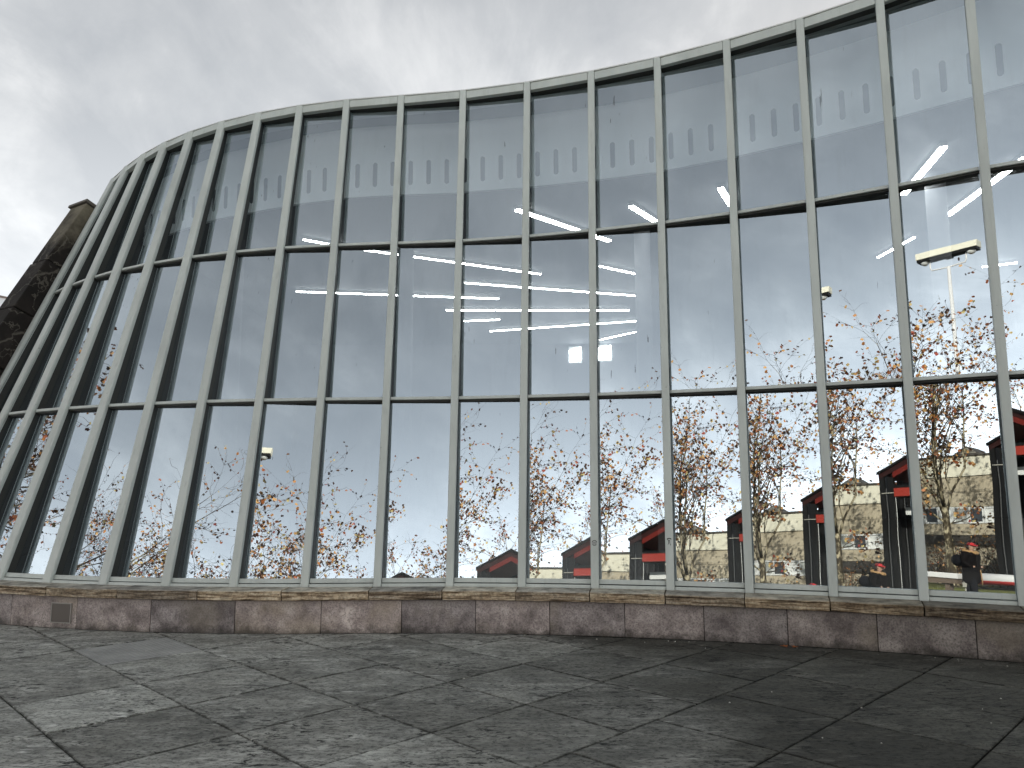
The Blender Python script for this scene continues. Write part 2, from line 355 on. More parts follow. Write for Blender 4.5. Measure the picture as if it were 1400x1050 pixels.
for iv in range(-24, 28):
    for iu in range(-30, 26):
        v0 = VB + iv * SU; u0 = UA + iu * SU
        if v0 < 4.36 / S2 - .1: u0 += .36
        cx = ((u0 + SU / 2) - (v0 + SU / 2)) / S2; cy = ((u0 + SU / 2) + (v0 + SU / 2)) / S2
        if not (-13 < cx < 13 and -11.6 < cy < 12.2) or not outside_wall(cx, cy): continue
        sl_list.append((cx, cy, u0, v0))
sl_list.sort(key=lambda q: 0 if (q[1] > 3.2 and abs(q[0]) < q[1] * .78 + .8) else 1 + math.hypot(q[0], q[1] - 3))
TACT = (-3.70, 7.55)
for k_, (cx, cy, u0, v0) in enumerate(sl_list):
    corner = Vector(((u0 - v0) / S2, (u0 + v0) / S2, 0))
    if k_ < 280:
        tact = abs(cx - TACT[0]) < .45 and abs(cy - TACT[1]) < .45
        o = link('paving_slab', slab_me, plaza)
        o.location = corner + Vector((0, 0, rnd.uniform(-.0022, .0022))); o.rotation_euler = (rnd.uniform(-.0018, .0018), rnd.uniform(-.0018, .0018), PI / 4)
        if tact:
            tm = MB(); tm.box(.0045, SU - .0045, .0045, SU - .0045, -.05, -.0045, 1)
            for a_ in range(20):
                for b_ in range(20):
                    x_ = .022 + a_ * .0425; y_ = .022 + b_ * .0425; tm.hexa([(x_, y_, -.0045), (x_ + .030, y_, -.0045), (x_ + .030, y_ + .030, -.0045), (x_, y_ + .030, -.0045), (x_ + .004, y_ + .004, .0), (x_ + .026, y_ + .004, .0), (x_ + .026, y_ + .026, .0), (x_ + .004, y_ + .026, .0)])
            o.data = tm.mesh('tactile_slab', [M_tact, M_tact]); o['label'] = 'paler slab with a fine grid of studs'
    else:
        g_ = .0045
        cs = [(u0 + g_, v0 + g_), (u0 + SU - g_, v0 + g_), (u0 + SU - g_, v0 + SU - g_), (u0 + g_, v0 + SU - g_)]
        rest.prism([((a_ - b_) / S2, (a_ + b_) / S2) for a_, b_ in cs], -.05, 0)
if rest.v: tag(rest.build('paving_slabs_beyond', M_slab, plaza), kind='stuff')

# ------------------------------------------------------------------ plinth: facing stones, coping stones, access panel
def parc(s):
    s = max(0, min(NM - 1.001, s)); i = int(s); f = s - i
    p = Vector((P[i][0], P[i][1], 0)).lerp(Vector((P[i + 1][0], P[i + 1][1], 0)), f); n = nrm[i].lerp(nrm[i + 1], f).normalized(); return p, n
cj = [-.0, 1.05, 2.15, 3.25, 4.362, 5.504, 6.662, 7.792, 8.944, 9.939, 10.956, 11.953, 12.94, 13.941, 14.943, 15.968, 16.962] + [17.96 + k_ for k_ in range(9)]
fj = [-.0, .45, 1.5, 2.6, 3.713, 4.869, 6.0, 7.167, 8.313, 9.389, 10.404, 11.412, 12.409, 13.424, 14.439, 15.454, 16.479] + [17.5 + k_ for k_ in range(9)]
plinth = empty('plinth_wall', (P[11][0], P[11][1], 0)); plinth_inv = -Vector(plinth.location)
tag(plinth, 'low curved stone plinth of purple grey blocks and brown coping under the glass front', 'wall')
def strip(mb, s0, s1, offf, offb, z0, z1, gap, nose=0.0):
    ns = max(5, int((s1 - s0) * 4)); L = W_
    a0 = s0 + gap / L; a1 = s1 - gap / L
    ring = []
    prof = [(offf, z0), (offf + nose * .0, z1 - .03 if nose else z1)] + ([(offf + nose * .6, z1 - .014), (offf - .008, z1 - .003), (offf - .03, z1)] if nose else [])
    prof = prof + [(offb, z1), (offb, z0)]
    m = len(prof); b = len(mb.v)
    for k_ in range(ns + 1):
        p, n = parc(a0 + (a1 - a0) * k_ / ns)
        for o_, z in prof: q = p + n * o_; mb.v.append((q.x, q.y, z))
    for k_ in range(ns):
        for j in range(m):
            j2 = (j + 1) % m; mb.f.append((b + k_ * m + j, b + k_ * m + j2, b + (k_ + 1) * m + j2, b + (k_ + 1) * m + j)); mb.m.append(0)
    mb.f.append(tuple(b + j for j in range(m))); mb.m.append(0); e = b + ns * m; mb.f.append(tuple(e + j for j in range(m - 1, -1, -1))); mb.m.append(0)
for j in range(len(fj) - 1):
    jt = rnd.uniform(-.003, .003); m = MB(); strip(m, fj[j], fj[j + 1], .222 + jt, .10, 0.006, .352, .0035)
    o = m.build('facing_stone', M_face, plinth, bevel=.003, seg=1); o.location = plinth_inv
for j in range(len(cj) - 1):
    m = MB(); jt = rnd.uniform(-.006, .006); strip(m, cj[j], cj[j + 1], .262 + jt, -.10, .358, .462 + rnd.uniform(-.002, .002), .005, nose=.012)
    # hewn, uneven front edge
    vs_ = []
    for (x, y, z) in m.v: q = rnd.uniform(-.0035, .0035); vs_.append((x + q, y + q, z + (rnd.uniform(-.002, .002) if z > .36 else 0)))
    m.v = vs_; o = m.build('coping_stone', M_cop, plinth, bevel=.003, seg=1); o.location = plinth_inv
m = MB(); strip(m, 0.0, NM - 1.01, .20, -.15, -.02, .357, 0); o = m.build('core', M_joint, plinth); o.location = plinth_inv
def plinth_box(mb, s0, s1, z0, z1, o0, o1):
    p0, n0 = parc(s0); p1, n1 = parc(s1)
    c = [p0 + n0 * o1, p1 + n1 * o1, p1 + n1 * o0, p0 + n0 * o0]
    mb.hexa([(q.x, q.y, z0) for q in c] + [(q.x, q.y, z1) for q in c])
M_capd = mat('dark_pier_cap', (.10, .09, .075), .85)
M_acc = mat('bronze_brown_panel', (.10, .085, .075), .42, metal=.5)
M_accf = mat('panel_edge_trim', (.26, .245, .225), .4, metal=.5)
acc = empty('access_panel', (0, 0, 0)); acc.parent = plinth; acc.location = plinth_inv
m = MB(); plinth_box(m, 4.463, 4.775, .075, .275, .222, .234); m.build('panel_plate', M_acc, acc, bevel=.002, seg=1)
for a_ in ((4.45, 4.463, .065, .285), (4.775, 4.788, .065, .285), (4.463, 4.775, .065, .075), (4.463, 4.775, .275, .285)):
    m = MB(); plinth_box(m, a_[0], a_[1], a_[2], a_[3], .222, .238); m.build('frame_edge', M_accf, acc)

# ------------------------------------------------------------------ the glass building
bld = empty('glass_building', (0, 0, 0))
tag(bld, 'curved building front of tall leaning mirror glass panes in grey green steel frames', 'building')
def barbox(mb, i, z0, z1, a0, a1, b0, b1, mi=0, ext=0):
    c = [pt(i, z0, a0, b1), pt(i, z0, a1, b1), pt(i, z0, a1, b0), pt(i, z0, a0, b0), pt(i, z1, a0, b1), pt(i, z1, a1, b1), pt(i, z1, a1, b0), pt(i, z1, a0, b0)]
    mb.hexa([tuple(q) for q in c], mi)
for i in range(NM):
    hw = .044 + .020 * max(0, min(1, (8 - i) / 5)); m = MB(); barbox(m, i, ZS - .018, 6.945, -hw, hw, -.048, 0.0)
    me = m.mesh('mullion', [M_mul], bevel=.013, seg=3); mul = link('mullion', me, bld)
    for p_ in me.polygons: p_.use_smooth = True
    try: me.set_sharp_from_angle(angle=math.radians(50))
    except Exception: pass
    m = MB(); barbox(m, i, ZS - .015, 6.93, -.032, .032, -.175, -.0482); m.build('mullion_web', [M_gask], mul)
    m = MB(); barbox(m, i, ZS, 6.93, -.037, .037, -.072, -.060); m.build('pressure_strip', [M_mul], mul)
def bay(mb, i, za0, za1, b0, b1, ta=.046, mi=0):
    # bar across bay i between mullion centres, at heights za0..za1
    c = []
    for z in (za0, za1):
        c += [pt(i, z, ta, b1), pt(i + 1, z, -ta, b1), pt(i + 1, z, -ta, b0), pt(i, z, ta, b0)]
    mb.hexa([tuple(q) for q in c], mi)
for i in range(NM - 1):
    for r in (1, 2):
        m = MB(); bay(m, i, ZT[r] - .012, ZT[r] + .024, -.080, -.050); tr = m.build('transom', [M_mul], bld, bevel=.003, seg=1)
        m = MB(); bay(m, i, ZT[r] - .030, ZT[r] + .018, -.17, -.0805); m.build('transom_rebate', [M_gask], tr)
    m = MB(); bay(m, i, ZS - .015, ZS + .022, -.10, -.030); s_ = m.build('sill_frame', [M_mul], bld, bevel=.003, seg=1)
    m = MB(); bay(m, i, ZS + .032, ZS + .082, -.11, -.052); m.build('sill_bead', [M_mul], s_, bevel=.003, seg=1)
    m = MB(); bay(m, i, ZS - .012, ZS + .078, -.17, -.1105); m.build('sill_rebate', [M_gask], s_)
    m = MB(); bay(m, i, 6.825, 6.94, -.075, -.012); h_ = m.build('head_fascia', [M_mul], bld, bevel=.004, seg=1)
    m = MB(); bay(m, i, 6.828, 6.93, -.175, -.0755); m.build('head_rebate', [M_gask], h_)
    m = MB(); bay(m, i, 6.9415, 6.957, -.42, -.004, ta=.0); m.build('edge_flashing', [M_flash], h_)
    for r in range(3):
        o_, n_ = pane_plane(i, r); zz = (ZT[r], ZT[r + 1])
        cs = [pt(i, zz[0]), pt(i + 1, zz[0]), pt(i + 1, zz[1]), pt(i, zz[1])]
        cs = [c - n_ * ((c - o_).dot(n_)) for c in cs]
        bk = [c - n_ * .012 for c in cs]
        m = MB(); m.add(cs + bk, [(0, 1, 2, 3), (4, 7, 6, 5), (0, 4, 5, 1), (1, 5, 6, 2), (2, 6, 7, 3), (3, 7, 4, 0)], [0, 1, 1, 1, 1, 1])
        m.build('window_pane', [M_glass, M_clear], bld)
# interior shell
ZC = 6.1
front_in = [pt(i, 6.5, 0, -.42) for i in range(NM)]
front_lo = [pt(i, ZS, 0, -.40) for i in range(NM)]
poly_lo = [(p.x, p.y) for p in front_lo] + [(16, 1.5), (26, 10), (26, 24.5), (-8.0, 24.5)]
m = MB(); m.prism([(p.x, p.y) for p in front_lo] + [(26, 4), (26, 24.5), (-8.4, 24.5)], .35, .45); m.build('floor', M_infloor, bld)
m = MB(); m.prism([(p.x, p.y) for p in front_in] + [(26, 4), (26, 24.5), (-6.8, 24.5)], 6.955, 7.05); m.build('roof', M_roof, bld)
BAND = [(-6.6, 13.1), (-5.62, 12.318), (-4.748, 11.757), (-3.95, 11.40), (-3.219, 11.096), (-2.432, 10.864), (-1.639, 10.755), (-0.788, 10.678), (0.284, 10.465), (1.248, 10.208), (1.996, 9.962), (2.86, 9.519), (3.649, 9.029), (4.435, 8.475), (5.122, 7.933), (5.85, 7.35), (6.6, 6.85), (7.5, 6.4), (9.0, 5.6)]
m = MB(); m.prism([(x + .0, y + .07) for x, y in BAND] + [(25.9, 4.5), (25.9, 24.3), (-6.9, 24.3)], ZC, ZC + .06); m.build('ceiling', M_inceil, bld)
bk = MB()
for i in range(len(BAND) - 1):
    (x0, y0), (x1, y1) = BAND[i], BAND[i + 1]
    bk.hexa([(x0, y0, 5.85), (x1, y1, 5.85), (x1, y1 + .06, 5.85), (x0, y0 + .06, 5.85), (x0, y0, 6.94), (x1, y1, 6.94), (x1, y1 + .06, 6.94), (x0, y0 + .06, 6.94)])
bulk = bk.build('bulkhead', M_band, bld)
# slots in the bulkhead, evenly spaced: dark plates, shade put into their colour
def along(pl, s):
    for i in range(len(pl) - 1):
        a = Vector((*pl[i], 0)); b = Vector((*pl[i + 1], 0)); L = (b - a).length
        if s <= L: return a.lerp(b, s / L), (b - a).normalized()
        s -= L
    return None, None
tot = sum((Vector(BAND[i + 1]) - Vector(BAND[i])).length for i in range(len(BAND) - 1))
# phase so that one slot stands at the measured place
ref = Vector((-1.50, 10.745)); best = None; s = 0
while s < tot:
    q, t_ = along(BAND, s)
    dd = (q.xy - ref).length
    if best is None or dd < best[0]: best = (dd, s)
    s += .01
s0 = best[1] % .272; k_ = 0
while s0 + k_ * .272 < tot - .1:
    q, t_ = along(BAND, s0 + k_ * .272); k_ += 1
    nn = Vector((t_.y, -t_.x, 0)); hw = .033; zb, zt = 5.99, 6.37; pts = []
    for j in range(7): a = PI + PI * j / 6; pts.append((hw * math.cos(a), zb + hw + hw * math.sin(a)))
    for j in range(7): a = PI * j / 6; pts.append((hw * math.cos(a), zt - hw + hw * math.sin(a)))
    m = MB(); fr_ = [q + t_ * x + nn * .004 + Vector((0, 0, z)) for x, z in pts]; ba_ = [q + t_ * x - nn * .03 + Vector((0, 0, z)) for x, z in pts]; n = len(pts)
    m.add(fr_ + ba_, [tuple(range(n)), tuple(range(2 * n - 1, n - 1, -1))] + [(j, (j + 1) % n, n + (j + 1) % n, n + j) for j in range(n)])
    m.build('slot', M_slot, bulk)
for nm, c_ in (('back_wall', (-7.4, 26, 24.3, 24.6)), ('side_wall', (25.9, 26.1, 3.9, 24.3))):
    m = MB(); m.box(c_[0], c_[1], c_[2], c_[3], .35, 6.95); m.build(nm, M_inwall, bld)
def wallseg(a, b, z0, z1, name, mt):
    a = Vector(a); b = Vector(b); d_ = (b - a).normalized(); n_ = Vector((-d_.y, d_.x)) * .12; m = MB()
    m.hexa([(a.x, a.y, z0), (b.x, b.y, z0), (b.x + n_.x, b.y + n_.y, z0), (a.x + n_.x, a.y + n_.y, z0), (a.x, a.y, z1), (b.x, b.y, z1), (b.x + n_.x, b.y + n_.y, z1), (a.x + n_.x, a.y + n_.y, z1)]); m.build(name, mt, bld)
m = MB(); q0 = pt(0, .40, 0, -.25); q1 = pt(0, 6.94, 0, -.25)
m.hexa([(q0.x, q0.y, .40), (q0.x + .12, q0.y, .40), (-7.3, 24.3, .40), (-7.42, 24.3, .40), (q1.x, q1.y, 6.94), (q1.x + .12, q1.y, 6.94), (-6.7, 24.3, 6.94), (-6.82, 24.3, 6.94)]); m.build('end_wall', M_inwall, bld)
wallseg((P[-1][0] + .3, P[-1][1] - .2), (26, 3.9), .35, 6.95, 'end_wall', M_inwall)
# slim interior columns dimly seen through the panes
for x, y in ((-5.1, 13.6), (-1.9, 13.2), (2.3, 12.9), (6.2, 10.6)):
    m = MB(); m.tube([(x, y, .45), (x, y, ZC)], .14, 16); m.build('column', M_inwall, bld, smooth=True)
# small marks stuck or drawn on two mullions
M_ink = mat('black_ink_mark', (.03, .03, .028), .7); M_dec = mat('grey_sticker', (.30, .31, .30), .6)
def mark(i, z, shapes):
    e = empty('sticker', (0, 0, 0)); e.parent = bld; e.name = 'sticker'
    for kind, a in shapes:
        m = MB()
        if kind == 'disc':
            cx, cz, r = a; m.add([pt(i, z + cz + r * math.sin(q), cx + r * math.cos(q), .0012) for q in [2 * PI * k_ / 20 for k_ in range(20)]], [tuple(range(20))]); m.build('sticker_disc', M_dec, e, fixn=False)
        else:
            pts_ = [pt(i, z + c_[1], c_[0], .0022) for c_ in a[1]]; m.tube(pts_, a[0], 5); m.build('ink_stroke', M_ink, e)
def arc(cx, cz, r, a0, a1, n=9, sy=1): return [(cx + r * math.cos(a0 + (a1 - a0) * k_ / (n - 1)), cz + r * sy * math.sin(a0 + (a1 - a0) * k_ / (n - 1))) for k_ in range(n)]
mark(12, ZS + .47, [('disc', (0, -.012, .024)), ('s', (.0035, arc(0, 0, .023, .1, PI - .1))), ('s', (.003, [(-.03, .003), (-.017, .012)])), ('s', (.003, [(.03, .003), (.017, .012)])), ('s', (.0025, arc(0, -.014, .02, PI, 2 * PI))), ('s', (.0025, [(-.008, -.002), (-.004, -.002)])), ('s', (.0025, [(.004, -.002), (.008, -.002)]))])
mark(13, ZS + .50, [('s', (.005, arc(0, .01, .021, .2, PI - .2, sy=.7))), ('s', (.003, [(-.016, .014), (-.006, .0), (.006, .004)])), ('s', (.0028, [(-.004, 0), (-.008, -.03), (-.014, -.04)])), ('s', (.0028, [(.006, .002), (.006, -.022), (.014, -.05)]))])

# interior ceiling lights: each strip is its own luminaire
LIGHTS = [((.09, 11.91), (1.81, 13.53), 'thick bright strip light slanting across two upper panes near the middle of the building'),
 ((1.94, 11.77), (2.52, 12.56), 'short bright strip light seen low in the upper pane, second from the thick slanting one'),
 ((3.18, 11.02), (3.54, 11.72), 'stubby strip light half hidden behind a mullion below the bulkhead slots'),
 ((5.78, 9.62), (6.1, 11.28), 'broad steep strip light crossing the upper transom at the right of the glass front'),
 ((7.1, 9.97), (7.33, 12.25), 'broad steep strip light at the far right edge of the glass front'),
 ((7.37, 13.38), (7.3, 14.63), 'short steep strip light above the reflected lamp head, crossing a mullion'),
 ((-2.86, 14.0), (.63, 15.76), 'long strip light sloping down to the right just under the upper transom'),
 ((-1.05, 16.44), (3.26, 17.75), 'long strip light next below the one under the upper transom'),
 ((-5.01, 17.16), (-.31, 17.92), 'long thin strip light lying farthest left in the middle panes'),
 ((-1.69, 19.13), (3.04, 19.2), 'long thin strip light lying level across three middle panes'),
 ((-1.31, 20.46), (-.33, 20.28), 'short thin strip light below the level one'),
 ((-.64, 21.86), (3.45, 20.53), 'long thin strip light rising to the right, lowest of the long ones'),
 ((2.75, 23.28), (3.74, 21.94), 'thin strip light above the two bright square windows'),
 ((1.82, 15.17), (2.85, 15.9), 'medium strip light alone in the middle pane right of the fan of lights'),
 ((-3.81, 13.39), (-3.17, 13.82), 'short strip light ending just above the upper transom at the left of the fan'),
 ((9.81, 15.32), (10.33, 15.01), 'faint thin strip light low beside the right edge mullion')]
for a, b, lb in LIGHTS:
    a = Vector(a); b = Vector(b); mid = (a + b) / 2; L = (b - a).length; an = math.atan2(b.y - a.y, b.x - a.x)
    r = empty('ceiling_light', (mid.x, mid.y, ZC), an); tag(r, lb, 'ceiling light', 'strip lights fanned out under the ceiling')
    lw = .045 if mid.y < 13 else .017
    m = MB(); m.box(-L / 2 - .02, L / 2 + .02, -lw - .003, lw + .003, -.055, -.001); m.build('housing', M_flash, r)
    m = MB(); m.box(-L / 2, L / 2, -lw, lw, -.075, -.0555); m.build('diffuser', M_lamp, r)
for x0, x1, z0, z1, lb in ((1.88, 2.25, 5.50, 5.93, 'left one of two bright square windows deep inside the building, daylight as glow'), (2.83, 3.22, 5.56, 5.99, 'right one of two bright square windows deep inside the building, daylight as glow')):
    r = empty('glowing_window', (x0, 24.28, z0)); tag(r, lb, 'light panel', 'bright windows on the back wall')  # far windows: their daylight is put in as an emissive plate
    m = MB(); m.add([(0, 0, 0), (x1 - x0, 0, .07), (x1 - x0, 0, z1 - z0 + .05), (0, 0, z1 - z0 - .04), (0, -.05, 0), (x1 - x0, -.05, .07), (x1 - x0, -.05, z1 - z0 + .05), (0, -.05, z1 - z0 - .04)], [(0, 1, 2, 3), (4, 7, 6, 5), (0, 4, 5, 1), (1, 5, 6, 2), (2, 6, 7, 3), (3, 7, 4, 0)]); m.build('diffuser', M_winglow, r)
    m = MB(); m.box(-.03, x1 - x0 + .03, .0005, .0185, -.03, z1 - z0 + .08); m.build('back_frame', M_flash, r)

# ------------------------------------------------------------------ leaning stone pier at the left end
def b_rock(t, b):
    co = offset_co(t, poco(t)); a = noise(t, co, 1.6, 9, .68); v = nd(t, 'ShaderNodeTexVoronoi', feature='DISTANCE_TO_EDGE', Scale=1.7)
    mp = noise(t, co, 3, 4); ad = nd(t, 'ShaderNodeVectorMath', operation='ADD'); t.links.new(co, ad.inputs[0]); cb = t.nodes.new('ShaderNodeCombineXYZ')
    for k_ in range(3): t.links.new(mp, cb.inputs[k_])
    t.links.new(cb.outputs[0], ad.inputs[1]); t.links.new(ad.outputs[0], v.inputs['Vector'])
    c = ramp(t, a, [(.35, (.008, .007, .006)), (.55, (.017, .014, .012)), (.72, (.045, .039, .032))])
    c = mixc(t, rng(t, v.outputs[0], .0, .035, .7, 0), c, (.13, .12, .10))
    z = t.nodes.new('ShaderNodeSeparateXYZ'); t.links.new(poco(t), z.inputs[0]); zn = nd(t, 'ShaderNodeMath', operation='ADD'); t.links.new(z.outputs[2], zn.inputs[0]); t.links.new(rng(t, a, .3, .7, -.5, .5), zn.inputs[1])
    c = mixc(t, rng(t, zn.outputs[0], 5.5, 6.4, 0, .75), c, (.20, .18, .13))
    t.links.new(c, b.inputs['Base Color']); bump(t, b, noise(t, co, 5, 8, .7), .8, .03)
M_rock = mat('dark_weathered_rock_cladding', rough=.85, spec=.25, build=b_rock)
pier = empty('stone_pier', (P[0][0], P[0][1], 0)); tag(pier, 'dark cracked leaning stone pier left of the glass front, weathered pale at its top', 'pier'); pinv = -Vector(pier.location)
def pier_block(mb, z0, z1, b0, b1, jit=0):
    # fin standing out from the facade line, just beyond the first mullion
    c = []
    for z in (z0, z1):
        sh = (.14 + .085 * (6.34 - z)) / b1
        for a, b in ((-.62, b1), (-.10, b1), (-.10, b0 / sh), (-.62, b0 / sh)):
            q = pt(0, z, a, b * sh); q = q + Vector((rnd.uniform(-jit, jit), rnd.uniform(-jit, jit), 0)); c.append(tuple(q))
    mb.hexa(c)
zcur = -.02
while zcur < 6.30:
    h_ = rnd.choice((.62, .78, .9)); z1_ = min(zcur + h_, 6.34)
    if 6.34 - z1_ < .3: z1_ = 6.34
    m = MB(); pier_block(m, zcur + .006, z1_ - .006, -.6, .50, .016); o = m.build('stone_block', M_rock, pier, bevel=.012, seg=1); o.location = pinv
    zcur = z1_
m = MB(); barbox(m, 0, 6.34, 6.39, -.66, -.07, -.62, .17); o = m.build('cap_slab', M_capd, pier, bevel=.006, seg=1); o.location = pinv
# ------------------------------------------------------------------ the rest of the place

# ------------------------------------------------------------------ glazed roof of a neighbouring building, far left
M_white = mat('white_painted_metal', (.72, .73, .72), .5)
M_whpan = mat('milky_roof_glazing', (.66, .69, .71), .25)
M_brn = mat('brown_roof_frame', (.16, .12, .10), .6)
far = empty('glazed_roof_building', (-24.6, 33, 0)); tag(far, 'distant building with a pale glazed roof and brown frame lines seen left of the pier', 'building')
m = MB(); m.box(-9, 2.6, 0, 9, 0, 8.0); m.build('wall', M_white, far)
RX0, RX1, RZ0, RZ1 = -9.4, 3.2, 12.3, 9.6
m = MB(); m.hexa([(RX0, -.3, 7.9), (RX1, -.3, 7.9), (RX1, 9, 7.9), (RX0, 9, 7.9), (RX0, -.3, RZ0 - .05), (RX1, -.3, RZ1 - .05), (RX1, 9, RZ1 - .05), (RX0, 9, RZ0 - .05)]); m.build('roof', M_whpan, far)
for k_ in range(19):
    x = RX0 + (RX1 - RX0) * k_ / 18; zt = RZ0 + (RZ1 - RZ0) * k_ / 18
    m = MB(); m.box(x - .035, x + .035, -.38, -.301, 7.9, zt); m.build('frame_bar', M_brn, far)
for f in (0, .33, .66, 1):
    z0 = 7.95 + (RZ0 - 7.95) * f; z1 = 7.95 + (RZ1 - 7.95) * f
    m = MB(); m.hexa([(RX0, -.43, z0 - .05), (RX1, -.43, z1 - .05), (RX1, -.381, z1 - .05), (RX0, -.381, z0 - .05), (RX0, -.43, z0 + .05), (RX1, -.43, z1 + .05), (RX1, -.381, z1 + .05), (RX0, -.381, z0 + .05)]); m.build('frame_rail', M_brn, far)

# ------------------------------------------------------------------ lawn across the plaza
def b_lawn(t, b):
    n = noise(t, poco(t), 2.2, 8, .7); t.links.new(ramp(t, n, [(.3, (.06, .075, .02)), (.55, (.13, .13, .045)), (.75, (.20, .18, .07))]), b.inputs['Base Color'])
M_lawn = mat('autumn_lawn', rough=.95, spec=.1, build=b_lawn)
m = MB(); m.box(-75, 45, -38.0, -12.6, -.068, -.010); tag(m.build('lawn', M_lawn), kind='structure')
gm = MB(); gr_ = random.Random(3)
for _ in range(9000):
    x = gr_.uniform(-17, 2); y = gr_.uniform(-21, -12.7); h_ = gr_.uniform(.03, .11); a = gr_.uniform(0, PI); dx = .008 * math.cos(a); dy = .008 * math.sin(a); lx = gr_.uniform(-.03, .03); ly = gr_.uniform(-.03, .03)
    gm.add([(x - dx, y - dy, -.012), (x + dx, y + dy, -.012), (x + lx, y + ly, h_)], [(0, 1, 2)])
M_blade = mat('grass_blades', (.16, .17, .05), .8)
tag(gm.build('lawn_grass', M_blade, fixn=False), 'short yellow green grass growing along the edge of the lawn', 'grass', kind='stuff')

# ------------------------------------------------------------------ long low building beyond the trees
def b_tan(t, b):
    co = poco(t); n = noise(t, co, .5, 7, .6); f = noise(t, co, 6, 6, .7, (1, 1, 3))
    c = ramp(t, n, [(.3, (.46, .39, .28)), (.7, (.58, .50, .37))]); c = mixc(t, rng(t, f, .45, .75, 0, .35), c, (.26, .22, .15)); t.links.new(c, b.inputs['Base Color'])
def b_crm(t, b):
    co = poco(t); n = noise(t, co, .35, 7, .65, (1, 1, .5)); t.links.new(ramp(t, n, [(.3, (.78, .73, .58)), (.7, (.86, .82, .68))]), b.inputs['Base Color'])
M_tan = mat('tan_render_panels', rough=.85, build=b_tan); M_cream = mat('cream_rendered_parapet', rough=.85, build=b_crm)
M_eave = mat('dark_eaves_trim', (.09, .08, .07), .7); M_wfr = mat('white_window_frame', (.78, .78, .76), .5); M_win = mat('dark_window_glass', (.03, .035, .04), .08, spec=.8)
M_curt = mat('pale_curtain_behind_glass', (.42, .43, .41), .4); M_dark = mat('painted_recess_shade', (.05, .045, .04), .9); M_grate = mat('grille_bars', (.40, .38, .33), .6)
LB = empty('long_building', (-18, -40, 0)); tag(LB, 'long low tan building with a cream parapet and white ribbon windows behind the bare trees', 'building')
LX0, LX1 = -24.0, 42.0
m = MB(); m.box(LX0, LX1, -11, -.30, -.05, 8.55); m.build('core', M_tan, LB)
# wall panels with recessed joints
for kx in range(22):
    x0 = LX0 + kx * 3.0; x1 = x0 + 3.0
    for z0, z1 in ((5.25, 6.25), (6.25, 7.28), (3.32, 4.10)):
        m = MB(); m.box(x0 + .012, x1 - .012, -.30, 0, z0 + .01, z1 - .01); m.build('wall_panel', M_tan, LB)
    m = MB(); m.box(x0 + .004, x1 - .004, -.30, .10, 7.30, 8.62); m.build('parapet_panel', M_cream, LB)
    wf = empty('window_group'); wf.parent = LB; wf.name = 'window'; wf.location = (x0, 0, 0)
    for a in range(3):
        m = MB(); xa = a * 1.0 + .02; xb = xa + .96
        for bb in ((xa, xb, 4.12, 4.22), (xa, xb, 5.13, 5.23), (xa, xa + .09, 4.22, 5.13), (xb - .09, xb, 4.22, 5.13)): m.box(bb[0], bb[1], -.12, .03, bb[2], bb[3])
        m.build('window_frame', M_wfr, wf)
        m = MB(); m.box(xa + .09, xb - .09, -.08, -.05, 4.22, 5.13); m.build('pane', [M_win, M_curt, M_wfr][(kx * 3 + a * 2) % 3 if (kx, a) != (1, 2) else 0], wf)
    m = MB(); m.box(x0, x1, -.25, -.02, 2.62, 3.30); m.build('recess_shade_band', M_dark, LB)  # near-flush dark strip; the recess's shade is put into its colour
    for z0 in (1.35, 1.78, 2.2):
        for q in range(4):
            off = .38 if z0 == 1.78 else 0; xa = x0 + q * .75 + off * .5
            m = MB(); m.box(xa + .01, min(xa + .74, x1 + .2), -.28, rnd.uniform(-.02, .01), z0 + .008, z0 + .41); 
            if kx < 6: m.build('wall_block', M_tan, LB)
    m = MB()
    for q in range(8): m.box(x0 + q * .375, x0 + q * .375 + .09, -.2, -.06, .55, 1.3)
    for q in range(3): m.box(x0, x1, -.19, -.05, .6 + q * .3, .68 + q * .3)
    m.build('grille', M_grate, LB)
m = MB(); m.box(LX0 - .15, LX1 + .1, -11, .22, 8.63, 8.74); m.build('eaves_trim', M_eave, LB)
for xx in (.25, 8.5, 17, 26):
    m = MB(); m.add([(xx - .85, .2, 8.745), (xx + .85, .2, 8.745), (xx, .2, 9.30), (xx - .85, -1.6, 8.745), (xx + .85, -1.6, 8.745), (xx, -1.6, 9.30)], [(0, 1, 2), (3, 5, 4), (0, 3, 4, 1), (1, 4, 5, 2), (2, 5, 3, 0)]); gb = m.build('roof_vent', M_eave, LB)
    for q in range(4):
        w_ = .62 - q * .16; z_ = 8.80 + q * .1
        m = MB(); m.box(xx - w_, xx + w_, .2, .235, z_, z_ + .05); m.build('louvre', M_grate, gb)

